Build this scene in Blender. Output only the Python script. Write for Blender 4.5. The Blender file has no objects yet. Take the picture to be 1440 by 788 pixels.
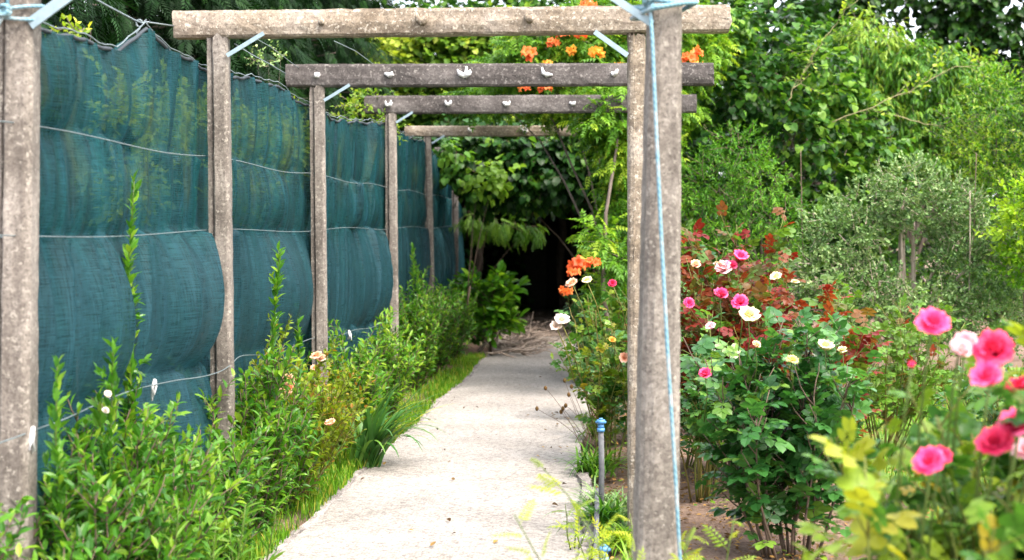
import bpy, math, random
import numpy as np
from mathutils import Vector, Matrix

SC = bpy.context.scene
COL = SC.collection
PI = math.pi
UP = np.array([0., 0., 1.])
CAM_H = 1.41

def at(px, py, y):
    """A point of the garden: photo position (1440 wide) at a measured distance y down the path."""
    return np.array([(px - 850) / 2000.0 * y, y, CAM_H + (315 - py) / 2000.0 * y])

def unit(v):
    v = np.asarray(v, float)
    return v / np.maximum(np.linalg.norm(v, axis=-1, keepdims=True), 1e-9)

# ------------------------------------------------------------------ objects
def tag(o, label=None, cat=None, group=None, kind=None):
    if label: o['label'] = label
    if cat: o['category'] = cat
    if group: o['group'] = group
    if kind: o['kind'] = kind
    return o

def thing(name, label, cat, loc=(0, 0, 0), group=None, rz=0.0):
    o = bpy.data.objects.new(name, None)
    o.empty_display_size = 0.1
    COL.objects.link(o)
    o.location = tuple(float(c) for c in loc)
    o.rotation_euler = (0, 0, rz)
    return tag(o, label, cat, group)

def link_mesh(name, me, mat, parent=None, loc=None):
    o = bpy.data.objects.new(name, me)
    COL.objects.link(o)
    if mat is not None and len(me.materials) == 0:
        me.materials.append(mat)
    if parent is not None:
        o.parent = parent
    if loc is not None:
        o.location = tuple(float(c) for c in loc)
    return o

def make_mesh(name, V, T, tint=None, smooth=False):
    """Triangle mesh from arrays."""
    V = np.ascontiguousarray(V, np.float32); T = np.ascontiguousarray(T, np.int32)
    me = bpy.data.meshes.new(name)
    me.vertices.add(len(V)); me.vertices.foreach_set('co', V.ravel())
    k = T.shape[1]
    me.loops.add(T.size); me.loops.foreach_set('vertex_index', T.ravel())
    me.polygons.add(len(T))
    me.polygons.foreach_set('loop_start', np.arange(0, T.size, k, dtype=np.int32))
    if smooth:
        me.polygons.foreach_set('use_smooth', np.ones(len(T), bool))
    else:
        me.polygons.foreach_set('use_smooth', np.zeros(len(T), bool))
    if tint is not None:
        a = me.attributes.new('tint', 'FLOAT', 'POINT')
        a.data.foreach_set('value', np.ascontiguousarray(tint, np.float32))
    me.update(calc_edges=True)
    return me

class Acc:
    """Collects triangles of several shapes that make up ONE part."""
    def __init__(s): s.V = []; s.T = []; s.C = []; s.n = 0
    def add(s, V, T, tint=0.5):
        V = np.asarray(V, float); T = np.asarray(T, int)
        s.V.append(V); s.T.append(T + s.n); s.n += len(V)
        s.C.append(np.full(len(V), tint) if np.isscalar(tint) else np.asarray(tint))
    def tube(s, P, R, sides=5, tint=0.5, cap=True):
        P = np.asarray(P, float); n = len(P)
        R = np.full(n, R) if np.isscalar(R) else np.asarray(R, float)
        t = np.gradient(P, axis=0); t = unit(t)
        ref = np.array([0.31, 0.2, 0.93]) if abs(unit(P[-1] - P[0])[2]) < 0.8 else np.array([1., 0.13, 0.])
        a = unit(np.cross(t, ref)); b = np.cross(t, a)
        th = np.arange(sides) / sides * 2 * PI
        ring = P[:, None] + R[:, None, None] * (np.cos(th)[None, :, None] * a[:, None] + np.sin(th)[None, :, None] * b[:, None])
        V = ring.reshape(-1, 3)
        i = np.arange(n - 1)[:, None]; j = np.arange(sides)[None]; j2 = (j + 1) % sides
        q = [i * sides + j, i * sides + j2, (i + 1) * sides + j2, (i + 1) * sides + j]
        T = np.concatenate([np.stack([q[0], q[1], q[2]], -1).reshape(-1, 3), np.stack([q[0], q[2], q[3]], -1).reshape(-1, 3)])
        if cap:
            V = np.concatenate([V, P[:1], P[-1:]])
            jj = np.arange(sides); j2 = (jj + 1) % sides
            c0 = np.stack([np.full(sides, n * sides), j2, jj], -1)
            c1 = np.stack([np.full(sides, n * sides + 1), (n - 1) * sides + jj, (n - 1) * sides + j2], -1)
            T = np.concatenate([T, c0, c1])
        s.add(V, T, tint)
    def build(s, name, mat, parent=None, smooth=True, loc=None):
        me = make_mesh(name, np.concatenate(s.V), np.concatenate(s.T), np.concatenate(s.C), smooth)
        return link_mesh(name, me, mat, parent, loc)

# ------------------------------------------------------------------ leaf shapes (along +Y, face +Z)
def leaf_shape(outline, fold=0.18, droop=0.15):
    """outline: list of (y, halfwidth) between base and tip -> folded, slightly drooping blade."""
    V = [(0, 0, 0)]; T = []
    prev = None
    for y, w in outline:
        z = -droop * y * y
        k = len(V)
        V += [(-w, y, z + fold * w), (0, y, z), (w, y, z + fold * w)]
        if prev is None:
            T += [(0, k + 1, k), (0, k + 2, k + 1)]
        else:
            p = prev
            T += [(p, p + 1, k + 1), (p, k + 1, k), (p + 1, p + 2, k + 2), (p + 1, k + 2, k + 1)]
        prev = k
    k = len(V); V.append((0, 1.0, -droop)); p = prev
    T += [(p, p + 1, k), (p + 1, p + 2, k)]
    return np.array(V, float), np.array(T, int)

LANCE = leaf_shape([(0.35, 0.12), (0.7, 0.10)], 0.35, 0.22)
NARROW = leaf_shape([(0.3, 0.06), (0.65, 0.055)], 0.4, 0.35)
PRIVET = leaf_shape([(0.3, 0.165), (0.65, 0.165)], 0.4, 0.2)
OVATE = leaf_shape([(0.12, 0.25), (0.4, 0.41), (0.78, 0.29)], 0.2, 0.2)
BROAD = leaf_shape([(0.3, 0.13), (0.62, 0.21), (0.85, 0.15)], 0.25, 0.3)
OVAL = leaf_shape([(0.3, 0.26), (0.7, 0.24)], 0.25, 0.1)
def heart():
    V, T = leaf_shape([(0.02, 0.3), (0.3, 0.5), (0.6, 0.42), (0.85, 0.2)], 0.12, 0.28)
    V[0] = (0, 0.1, 0.0); V[1][1] = -0.06; V[3][1] = -0.06; V[2][1] = 0.14
    return V, T
HEART = heart()
def merge_shapes(items):
    Vs = []; Ts = []; n = 0
    for V, T in items:
        Vs.append(V); Ts.append(T + n); n += len(V)
    return np.concatenate(Vs), np.concatenate(Ts)
def place(shape, pos, ang, size, pitch=0.0, roll=0.0):
    V, T = shape
    M = Matrix.Rotation(ang, 3, 'Z') @ Matrix.Rotation(pitch, 3, 'X') @ Matrix.Rotation(roll, 3, 'Y')
    M = np.array(M)
    return V @ M.T * size + np.array(pos), T
def stalk(y0, y1, w=0.012, droop=0.15):
    V = np.array([(-w, y0, -droop * y0 * y0), (w, y0, -droop * y0 * y0), (w, y1, -droop * y1 * y1), (-w, y1, -droop * y1 * y1)])
    return V, np.array([(0, 1, 2), (0, 2, 3)])
# rose leaf: five leaflets on a stalk
ROSE = merge_shapes([stalk(0, .6), place(OVATE, (0, .58, -.05), 0, .44, -.1), place(OVATE, (0.01, .5, -.035), -1.05, .40, -.05),
                     place(OVATE, (-.01, .5, -.035), 1.05, .40, -.05), place(OVATE, (0.01, .24, -.01), -1.2, .33, -.05), place(OVATE, (-.01, .24, -.01), 1.2, .33, -.05)])
# trumpet creeper leaf: nine toothed leaflets
def pinnate(pairs, size, shape):
    it = [stalk(0, .85, .008, .3), place(shape, (0, .82, -.2), 0, size, -.35)]
    for i in range(pairs):
        y = .18 + .6 * i / max(pairs - 1, 1)
        for sgn in (-1, 1):
            it.append(place(shape, (0, y, -.3 * y * y), sgn * 1.05, size * (1.0 - .25 * i / pairs), -.25))
    return merge_shapes(it)
PINNATE = pinnate(4, .36, leaf_shape([(0.25, 0.22), (0.6, 0.17)], 0.25, 0.25))
FERNY = pinnate(6, .26, leaf_shape([(0.4, 0.16)], 0.25, 0.2))
SPRAY = merge_shapes([place(leaf_shape([(0.4, 0.1)], .1, .1), (0, .12 * i, -.02 * i * i * .3), s * .75, .42 - .03 * i, -.1) for i in range(8) for s in (-1, 1)])

class Leaves:
    def __init__(s): s.P = []; s.D = []; s.N = []; s.S = []; s.T = []
    def add(s, P, D, N, S, T):
        s.P.append(P); s.D.append(D); s.N.append(N); s.S.append(S); s.T.append(T)
    def count(s): return sum(len(p) for p in s.P)
    def build(s, name, shape, mat, parent=None, smooth=False, loc=None):
        P = np.concatenate(s.P); D = unit(np.concatenate(s.D)); N = np.concatenate(s.N)
        S = np.concatenate(s.S); Tn = np.concatenate(s.T)
        X = unit(np.cross(D, N)); Z = np.cross(X, D)
        V, T = shape
        W = P[:, None] + S[:, None, None] * (V[None, :, 0, None] * X[:, None] + V[None, :, 1, None] * D[:, None] + V[None, :, 2, None] * Z[:, None])
        k, n = len(P), len(V)
        TT = (T[None] + (np.arange(k) * n)[:, None, None]).reshape(-1, 3)
        me = make_mesh(name, W.reshape(-1, 3), TT, np.repeat(Tn, n), smooth)
        return link_mesh(name, me, mat, parent, loc)

# ------------------------------------------------------------------ growth
def shoot(rng, p0, d, length, n=6, lift=0.0, wander=0.15):
    """A wandering stem as a polyline; lift bends it up (+) or down (-)."""
    P = [np.asarray(p0, float)]; d = unit(d)
    for i in range(n):
        d = unit(d + rng.normal(0, wander, 3) + np.array([0, 0, lift]))
        P.append(P[-1] + d * length / n)
    return np.array(P)

def along(poly, t):
    t = np.clip(t, 0, 1) * (len(poly) - 1)
    i = np.minimum(t.astype(int), len(poly) - 2); f = (t - i)[:, None]
    return poly[i] * (1 - f) + poly[i + 1] * f, unit(poly[i + 1] - poly[i])

def leafy(rng, L, poly, spacing, size, angle=0.9, t0=0.15, tint=(0.5, 0.2), upn=0.8, droop=0.0, taper=0.25, per=1):
    ln = np.linalg.norm(np.diff(poly, axis=0), axis=1).sum()
    n = max(2, int(ln * (1 - t0) / spacing)) * per
    t = t0 + (1 - t0) * (np.arange(n) + rng.random(n) * .6) / n
    t = np.minimum(t, 1)
    P, tg = along(poly, t)
    a = np.arange(n) * 2.39996 + rng.random() * 6 + rng.normal(0, .35, n)
    ref = np.where(np.abs(tg[:, 2:3]) < .85, UP[None], np.array([[1., 0, 0]]))
    u = unit(np.cross(tg, ref)); v = np.cross(tg, u)
    rad = np.cos(a)[:, None] * u + np.sin(a)[:, None] * v
    an = angle * (1 - .35 * t) + rng.normal(0, .2, n)
    D = np.cos(an)[:, None] * tg + np.sin(an)[:, None] * rad
    D = unit(D + np.array([0, 0, -droop]) + rng.normal(0, .12, (n, 3)))
    N = unit(UP * upn + tg * .3 + rad * .25 + rng.normal(0, .3, (n, 3)))
    S = size * (1 - taper * t) * rng.uniform(.65, 1.2, n)
    T = np.clip(rng.normal(tint[0], tint[1], n) + .1 * (t - .5), 0, 1)
    T = np.where(rng.random(n) < .02, 1.0, T)
    L.add(P, D, N, S, T)

def shrub(rng, L, W, n_stems, height, spread, leaf, spacing, twigs=5, twig_len=0.22, r=0.006, lift=0.12, angle=.9,
          tint=(.5, .2), droop=0.0, lean=(0, 0), t0=.2, base_r=0.06, wander=.1, upn=.8, twig_t=(.25, 1.0), flat=1.0):
    """Upright shrub: stems from a crown at the origin with leafy twigs. Returns the stem tips."""
    tips = []
    for i in range(n_stems):
        a = rng.random() * 2 * PI
        rr = math.sqrt(rng.random())
        h = height * rng.uniform(.62, 1.05) * (1 - .25 * rr)
        d = np.array([math.cos(a) * rr * spread + lean[0], math.sin(a) * rr * spread * flat + lean[1], h])
        p0 = np.array([math.cos(a) * base_r * rr, math.sin(a) * base_r * rr, 0])
        st = shoot(rng, p0, d, np.linalg.norm(d), 7, lift * rr, wander)
        W.tube(st, np.linspace(r, r * .35, len(st)), 5, rng.uniform(.2, .8))
        leafy(rng, L, st, spacing, leaf, angle, t0, tint, upn, droop)
        tips.append(st[-1])
        for k in range(twigs):
            t = rng.uniform(*twig_t)
            q, tg = along(st, np.array([t]))
            b = rng.random() * 2 * PI
            dd = unit(tg[0] * .6 + np.array([math.cos(b), math.sin(b) * flat, .35]) * .8)
            tw = shoot(rng, q[0], dd, twig_len * rng.uniform(.5, 1.2) * (1.15 - .4 * t), 4, lift, .12)
            W.tube(tw, np.linspace(r * .5, r * .22, len(tw)), 4, rng.uniform(.2, .8))
            leafy(rng, L, tw, spacing, leaf * rng.uniform(.8, 1.05), angle, .1, tint, upn, droop)
            if k % 2 == 0: tips.append(tw[-1])
    return tips

def crown(rng, L, W, blobs, twigs, twig_len, leaf, spacing, out=1.0, lift=-.05, droop=.2, tint=(.5, .2), angle=.8,
          back=.4, upn=.9, stem_r=.004, shell=(.55, 1.05), view=None, stem_every=3, clump_tint=.12):
    """Foliage over a set of blobs ((x,y,z),(rx,ry,rz)), local coordinates, as leafy twigs with gaps between blobs."""
    vol = np.array([b[1][0] * b[1][2] for b in blobs]); vol = vol / vol.sum()
    C = np.array([b[0] for b in blobs], float); R = np.array([b[1] for b in blobs], float)
    bt = rng.normal(0, clump_tint, len(blobs))
    done = 0; tries = 0
    while done < twigs and tries < twigs * 5:
        tries += 1
        k = rng.choice(len(blobs), p=vol)
        d = unit(rng.normal(0, 1, 3))
        if d[1] > .25 and rng.random() > back: continue
        p = C[k] + R[k] * d * rng.uniform(*shell)
        q = np.sum(((p - C) / R) ** 2, axis=1); q[k] = 9
        if q.min() < .45 and rng.random() < .85: continue
        if p[2] < .02: continue
        dd = unit(unit(d * R[k]) * out + rng.normal(0, .45, 3))
        tw = shoot(rng, p - dd * twig_len * .3, dd, twig_len * rng.uniform(.6, 1.3), 4, lift, .15)
        if done % stem_every == 0: W.tube(tw, np.linspace(stem_r, stem_r * .4, len(tw)), 3, rng.uniform(.2, .8), False)
        leafy(rng, L, tw, spacing, leaf, angle, .05, (tint[0] + bt[k] + rng.normal(0, .05), tint[1]), upn, droop)
        done += 1

def limbs(rng, W, base, targets, r0, fork=.45, sides=7):
    """Tapered trunk from base forking into limbs that reach each target."""
    base = np.asarray(base, float); T = np.array(targets)
    top = base * (1 - fork) + T.mean(0) * fork
    n = 7
    tr = np.array([base * (1 - s) + top * s for s in np.linspace(0, 1, n)])
    tr[1:-1] += rng.normal(0, r0 * .35, (n - 2, 3)) * np.array([1, 1, 0])
    W.tube(tr, np.linspace(r0, r0 * .72, n), sides, .5)
    for t in T:
        s = rng.uniform(.75, 1.0)
        st = base * (1 - s) + top * s
        m = 6
        P = np.array([st * (1 - u) + t * u + np.array([0, 0, .12 * np.linalg.norm(t - st) * math.sin(PI * u)]) for u in np.linspace(0, 1, m)])
        P[1:-1] += rng.normal(0, r0 * .3, (m - 2, 3))
        W.tube(P, np.linspace(r0 * .5, r0 * .1, m), 5, rng.uniform(.3, .7))

# ------------------------------------------------------------------ materials
def new_mat(name):
    m = bpy.data.materials.new(name); m.use_nodes = True
    nt = m.node_tree
    return m, nt, nt.nodes['Principled BSDF'], nt.nodes['Material Output']

def ramp(nt, stops, fac=None, interp='LINEAR'):
    r = nt.nodes.new('ShaderNodeValToRGB'); r.color_ramp.interpolation = interp
    e = r.color_ramp.elements
    while len(e) < len(stops): e.new(.5)
    for k, (p, c) in enumerate(stops):
        e[k].position = p; e[k].color = (*c, 1)
    if fac is not None: nt.links.new(fac, r.inputs[0])
    return r.outputs[0]

def noise(nt, vec, scale, detail=4, rough=.55, dist=0.0):
    n = nt.nodes.new('ShaderNodeTexNoise')
    n.inputs['Scale'].default_value = scale; n.inputs['Detail'].default_value = detail
    n.inputs['Roughness'].default_value = rough; n.inputs['Distortion'].default_value = dist
    if vec is not None: nt.links.new(vec, n.inputs['Vector'])
    return n.outputs['Fac']

def coords(nt, which='Object', scale=None):
    c = nt.nodes.new('ShaderNodeTexCoord').outputs[which]
    if scale:
        m = nt.nodes.new('ShaderNodeMapping'); m.inputs['Scale'].default_value = scale
        nt.links.new(c, m.inputs['Vector']); return m.outputs[0]
    return c

def mixc(nt, fac, a, b, mode='MIX'):
    m = nt.nodes.new('ShaderNodeMix'); m.data_type = 'RGBA'; m.blend_type = mode
    for sock, v in ((m.inputs[0], fac), (m.inputs[6], a), (m.inputs[7], b)):
        if hasattr(v, 'is_output'): nt.links.new(v, sock)
        elif isinstance(v, (int, float)): sock.default_value = v
        else: sock.default_value = (*v, 1)
    return m.outputs[2]

def mathn(nt, op, a, b=0.0):
    m = nt.nodes.new('ShaderNodeMath'); m.operation = op
    for sock, v in ((m.inputs[0], a), (m.inputs[1], b)):
        if hasattr(v, 'is_output'): nt.links.new(v, sock)
        else: sock.default_value = v
    return m.outputs[0]

def bump(nt, h, strength=.5, dist=.01):
    b = nt.nodes.new('ShaderNodeBump'); b.inputs['Strength'].default_value = strength; b.inputs['Distance'].default_value = dist
    nt.links.new(h, b.inputs['Height']); return b.outputs[0]

def leaf_mat(name, stops, rough=.42, trans=.32, tcol=1.7, spec=.22, gain=1.04):
    m, nt, b, out = new_mat(name)
    a = nt.nodes.new('ShaderNodeAttribute'); a.attribute_name = 'tint'
    stops = [(p, (min(c[0] * gain * (.95 if gain > 1 else 1), .9), min(c[1] * gain * (1.04 if gain > 1 else 1), .9), min(c[2] * (gain * .6 if gain > 1 else gain), .9))) for p, c in stops]
    c = ramp(nt, stops, a.outputs['Fac'])
    v = noise(nt, coords(nt, 'Object'), 22, 2)
    c = mixc(nt, v, mixc(nt, 1.0, c, (.72, .78, .7), 'MULTIPLY'), mixc(nt, 1.0, c, (1.25, 1.2, 1.2), 'MULTIPLY'))
    oi = nt.nodes.new('ShaderNodeObjectInfo')
    c = mixc(nt, 1.0, c, ramp(nt, [(0, (.82, .85, .84)), (.5, (1, 1, 1)), (1, (1.18, 1.1, 1.1))], oi.outputs['Random']), 'MULTIPLY')
    nt.links.new(c, b.inputs['Base Color']); b.inputs['Roughness'].default_value = rough
    b.inputs['Specular IOR Level'].default_value = spec
    if trans > 0:
        t = nt.nodes.new('ShaderNodeBsdfTranslucent')
        tc = mixc(nt, 1.0, c, (tcol * 1.1, tcol * 1.05, tcol * .55), 'MULTIPLY')
        nt.links.new(tc, t.inputs['Color'])
        mx = nt.nodes.new('ShaderNodeMixShader'); mx.inputs[0].default_value = trans
        nt.links.new(b.outputs[0], mx.inputs[1]); nt.links.new(t.outputs[0], mx.inputs[2])
        nt.links.new(mx.outputs[0], out.inputs['Surface'])
    return m

def bark_mat(name, c0, c1, rough=.85):
    m, nt, b, out = new_mat(name)
    n = noise(nt, coords(nt, 'Object', (1, 1, .3)), 40, 5)
    nt.links.new(ramp(nt, [(.3, c0), (.7, c1)], n), b.inputs['Base Color']); b.inputs['Roughness'].default_value = rough
    nt.links.new(bump(nt, n, .6, .004), b.inputs['Normal'])
    return m

def petal_mat(name, stops, trans=.35):
    return leaf_mat(name, stops, .55, trans, 1.25, .25, 1.0)

def plain_mat(name, col, rough=.6, metal=0.0, var=.25, scale=60):
    m, nt, b, out = new_mat(name)
    n = noise(nt, coords(nt, 'Object'), scale, 4)
    lo = tuple(c * (1 - var) for c in col); hi = tuple(min(c * (1 + var), 1) for c in col)
    nt.links.new(ramp(nt, [(.3, lo), (.7, hi)], n), b.inputs['Base Color'])
    b.inputs['Roughness'].default_value = rough; b.inputs['Metallic'].default_value = metal
    return m
# ------------------------------------------------------------------ materials used
M = {}
def concrete(name, dark, mid, light, pits=.5, streak=(1, 1, .12)):
    m, nt, b, out = new_mat(name)
    co = coords(nt, 'Object')
    oi = nt.nodes.new('ShaderNodeObjectInfo'); va = nt.nodes.new('ShaderNodeVectorMath'); va.operation = 'ADD'
    nt.links.new(co, va.inputs[0]); nt.links.new(mathn(nt, 'MULTIPLY', oi.outputs['Random'], 17.0), va.inputs[1]); co = va.outputs[0]
    big = noise(nt, co, 4.0, 3, .55, .2)
    fine = noise(nt, co, 85, 5, .85)
    med = noise(nt, co, 62, 5, .75)
    c = ramp(nt, [(.25, dark), (.5, mid), (.75, light)], big)
    c = mixc(nt, ramp(nt, [(.42, (0, 0, 0)), (.62, (1, 1, 1))], med), mixc(nt, 1.0, c, (.62, .6, .6), 'MULTIPLY'), c)
    c = mixc(nt, ramp(nt, [(.35, (0, 0, 0)), (.5, (1, 1, 1))], fine), mixc(nt, 1.0, c, (.5, .47, .45), 'MULTIPLY'), mixc(nt, 1.0, c, (1.3, 1.29, 1.28), 'MULTIPLY'))
    stv = nt.nodes.new('ShaderNodeMapping'); stv.inputs['Scale'].default_value = streak; nt.links.new(co, stv.inputs['Vector'])
    c = mixc(nt, ramp(nt, [(.38, (.75, .75, .75)), (.6, (0, 0, 0))], noise(nt, stv.outputs[0], 14, 5, .65)), c, mixc(nt, 1.0, c, (.5, .48, .47), 'MULTIPLY'))
    vo = nt.nodes.new('ShaderNodeTexVoronoi'); vo.inputs['Scale'].default_value = 55; nt.links.new(co, vo.inputs['Vector'])
    pit = ramp(nt, [(.08, (1, 1, 1)), (.2, (0, 0, 0))], vo.outputs['Distance'])
    pm = mathn(nt, 'MULTIPLY', pit, ramp(nt, [(.5, (0, 0, 0)), (.56, (pits, pits, pits))], noise(nt, co, 18, 2)))
    c = mixc(nt, pm, c, (.04, .037, .035))
    lich = ramp(nt, [(.56, (0, 0, 0)), (.64, (.7, .7, .7))], noise(nt, co, 60, 4, .7))
    c = mixc(nt, lich, c, (light[0] * 1.25, light[1] * 1.25, light[2] * 1.2))
    nt.links.new(c, b.inputs['Base Color']); b.inputs['Roughness'].default_value = .9
    h = mathn(nt, 'ADD', mathn(nt, 'MULTIPLY', fine, .5), mathn(nt, 'SUBTRACT', mathn(nt, 'MULTIPLY', med, .4), pm))
    nt.links.new(bump(nt, h, .6, .004), b.inputs['Normal'])
    return m
M['conc_warm'] = concrete('weathered_tan_concrete', (.10, .088, .074), (.165, .149, .128), (.26, .24, .212))
M['conc_grey'] = concrete('weathered_grey_concrete', (.034, .030, .028), (.075, .067, .063), (.17, .158, .15), .5, (.12, 1, 1))
M['conc_pale'] = concrete('pale_sunbleached_concrete', (.15, .118, .08), (.25, .212, .16), (.38, .345, .295), .35, (.12, 1, 1))
M['white_tie'] = plain_mat('white_tie', (.5, .5, .5), .7)
M['steel_blue'] = plain_mat('pale_blue_painted_steel', (.22, .30, .34), .5, .2, .15, 40)
M['wire'] = plain_mat('galvanised_wire', (.16, .20, .21), .5, .5, .3, 90)
def rope_mat():
    m, nt, b, out = new_mat('blue_nylon_rope')
    co = coords(nt, 'Object')
    wv = nt.nodes.new('ShaderNodeTexWave'); wv.bands_direction = 'DIAGONAL'; wv.inputs['Scale'].default_value = 32; wv.inputs['Distortion'].default_value = .6
    nt.links.new(co, wv.inputs['Vector'])
    c = mixc(nt, wv.outputs['Fac'], (.09, .20, .25), (.15, .28, .34))
    c = mixc(nt, ramp(nt, [(.5, (0, 0, 0)), (.65, (.8, .8, .8))], noise(nt, co, 14, 4)), c, (.30, .33, .33))
    nt.links.new(c, b.inputs['Base Color']); b.inputs['Roughness'].default_value = .7
    nt.links.new(bump(nt, wv.outputs['Fac'], .3, .002), b.inputs['Normal'])
    return m
M['rope_blue'] = rope_mat()

def path_mat():
    m, nt, b, out = new_mat('pale_gravel_concrete')
    co = coords(nt, 'Object')
    big = noise(nt, co, 1.3, 5, .6, .5)
    c = ramp(nt, [(.3, (.205, .193, .176)), (.55, (.262, .249, .232)), (.75, (.32, .307, .289))], big)
    vo = nt.nodes.new('ShaderNodeTexVoronoi'); vo.inputs['Scale'].default_value = 70; nt.links.new(co, vo.inputs['Vector'])
    st = nt.nodes.new('ShaderNodeSeparateColor'); nt.links.new(vo.outputs['Color'], st.inputs[0])
    peb = ramp(nt, [(.0, (.38, .35, .32)), (.3, (.8, .78, .75)), (1, (1.3, 1.28, 1.26))], st.outputs[0])
    c = mixc(nt, .7, c, peb, 'MULTIPLY')
    c = mixc(nt, ramp(nt, [(.56, (0, 0, 0)), (.72, (.6, .6, .6))], noise(nt, co, 7, 6, .75)), c, (.34, .29, .235))
    c = mixc(nt, ramp(nt, [(.66, (0, 0, 0)), (.7, (.8, .8, .8))], noise(nt, co, 46, 3, .6)), c, (.22, .19, .16))
    sp = nt.nodes.new('ShaderNodeSeparateXYZ'); nt.links.new(co, sp.inputs[0])
    far = mathn(nt, 'ADD', sp.outputs[1], mathn(nt, 'MULTIPLY', noise(nt, co, 2.5, 5), 2.2))
    c = mixc(nt, ramp(nt, [(.43, (0, 0, 0)), (.50, (.7, .7, .7))], mathn(nt, 'DIVIDE', far, 40.0)), c, mixc(nt, noise(nt, co, 25, 5), (.20, .14, .10), (.42, .33, .26)))
    nt.links.new(c, b.inputs['Base Color']); b.inputs['Roughness'].default_value = .9
    h = mathn(nt, 'ADD', mathn(nt, 'MULTIPLY', vo.outputs['Distance'], -1.0), mathn(nt, 'MULTIPLY', noise(nt, co, 30, 4), 1.2))
    nt.links.new(bump(nt, h, .8, .008), b.inputs['Normal'])
    return m
def soil_mat():
    m, nt, b, out = new_mat('brown_garden_soil')
    co = coords(nt, 'Object')
    n1 = noise(nt, co, 2.2, 6, .65); n2 = noise(nt, co, 38, 5, .7)
    c = ramp(nt, [(.3, (.13, .08, .052)), (.55, (.225, .15, .105)), (.75, (.32, .23, .17))], n1)
    c = mixc(nt, ramp(nt, [(.4, (.9, .9, .9)), (.6, (0, 0, 0))], n2), c, mixc(nt, 1.0, c, (.5, .45, .42), 'MULTIPLY'))
    c = mixc(nt, ramp(nt, [(.56, (0, 0, 0)), (.66, (.75, .75, .75))], noise(nt, co, .55, 5, .6)), c, (.05, .085, .02))
    nt.links.new(c, b.inputs['Base Color']); b.inputs['Roughness'].default_value = .95
    nt.links.new(bump(nt, mathn(nt, 'ADD', n1, n2), 1.0, .03), b.inputs['Normal'])
    return m
M['path'] = path_mat(); M['soil'] = soil_mat()
M['kerb'] = concrete('stained_kerb_stone', (.12, .11, .1), (.23, .215, .2), (.36, .34, .32))
M['board'] = plain_mat('grey_weathered_board', (.10, .105, .115), .8, 0, .35, 30)

# ------------------------------------------------------------------ ground, path, sky
def sheet(name, xs, ys, z, mat, kind='structure', f=None):
    X, Y = np.meshgrid(xs, ys); Z = np.full_like(X, z, float)
    if f is not None: Z = Z + f(X, Y)
    V = np.stack([X, Y, Z], -1).reshape(-1, 3); nx, ny = len(xs), len(ys)
    i, j = np.meshgrid(np.arange(ny - 1), np.arange(nx - 1), indexing='ij')
    a = (i * nx + j).ravel(); T = np.stack([a, a + 1, a + nx + 1, a + nx], -1)
    o = link_mesh(name, make_mesh(name, V, T, None, True), mat)
    return tag(o, kind=kind)
def gh(X, Y):
    near = np.exp(-((np.abs(X) / 14) ** 4) - ((Y - 10) / 22) ** 4)
    h = .02 * np.sin(3.1 * X + 1.7 * np.sin(2.3 * Y)) + .015 * np.sin(5.3 * Y + X * 2) + .012 * np.sin(11 * X + 7 * Y)
    onpath = 1 / (1 + np.exp(-((np.abs(X + .72) - .78) * 25)))
    return h * near * onpath - .022 - .03 * (1 - onpath)
xs = np.unique(np.concatenate([np.linspace(-150, -8, 12), np.linspace(-8, 8, 161), np.linspace(8, 150, 12)]))
ys = np.unique(np.concatenate([np.linspace(-60, 1, 10), np.linspace(1, 30, 220), np.linspace(30, 250, 14)]))
o = sheet('ground', xs, ys, 0.0, M['soil'], f=gh)
o['label'] = 'brown garden soil under the planting'

def lawn_mat():
    m, nt, b, out = new_mat('mown_lawn')
    co = coords(nt, 'Object')
    c = ramp(nt, [(.3, (.05, .12, .012)), (.55, (.13, .24, .022)), (.75, (.26, .32, .05))], noise(nt, co, 3.5, 6, .7))
    c = mixc(nt, ramp(nt, [(.6, (0, 0, 0)), (.7, (.8, .8, .8))], noise(nt, co, 1.4, 4)), c, (.28, .21, .13))
    nt.links.new(c, b.inputs['Base Color']); b.inputs['Roughness'].default_value = .9
    nt.links.new(bump(nt, noise(nt, co, 90, 3), .9, .02), b.inputs['Normal'])
    return m
o = sheet('lawn', np.linspace(1.55, 7.9, 60), np.linspace(1, 14, 80), 0.006, lawn_mat(), f=lambda X, Y: gh(X, Y) + .006 * np.sin(X * 9 + Y * 4))
o['label'] = 'sunny lawn to the right of the soil bed'

def path_left(y): return -1.235 - .165 * np.clip((13.4 - y) / 7.5, 0, 1.3) + .012 * np.sin(y * 2.1) + .006 * np.sin(y * 7.7)
def path_right(y): return -.125 + .02 * np.sin(y * 1.3) + .01 * np.sin(y * 6.1)
ys = np.linspace(-3, 27, 260)
NX = 30
yy = np.repeat(ys[:, None], NX, 1); ss = np.linspace(0, 1, NX)[None]
xx = path_left(yy) * (1 - ss) + path_right(yy) * ss
zz = .004 + .012 * np.sin(PI * ss) + .0012 * np.sin(yy * 5 + xx * 9) * np.sin(xx * 13 - yy * 3)
V = np.stack([xx, yy, zz], -1).reshape(-1, 3)
i, j = np.meshgrid(np.arange(len(ys) - 1), np.arange(NX - 1), indexing='ij'); a = (i * NX + j).ravel()
o = link_mesh('path', make_mesh('path', V, np.stack([a, a + 1, a + NX + 1, a + NX], -1), None, True), M['path'])
tag(o, 'pale gravel concrete garden path', kind='structure')

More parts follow.
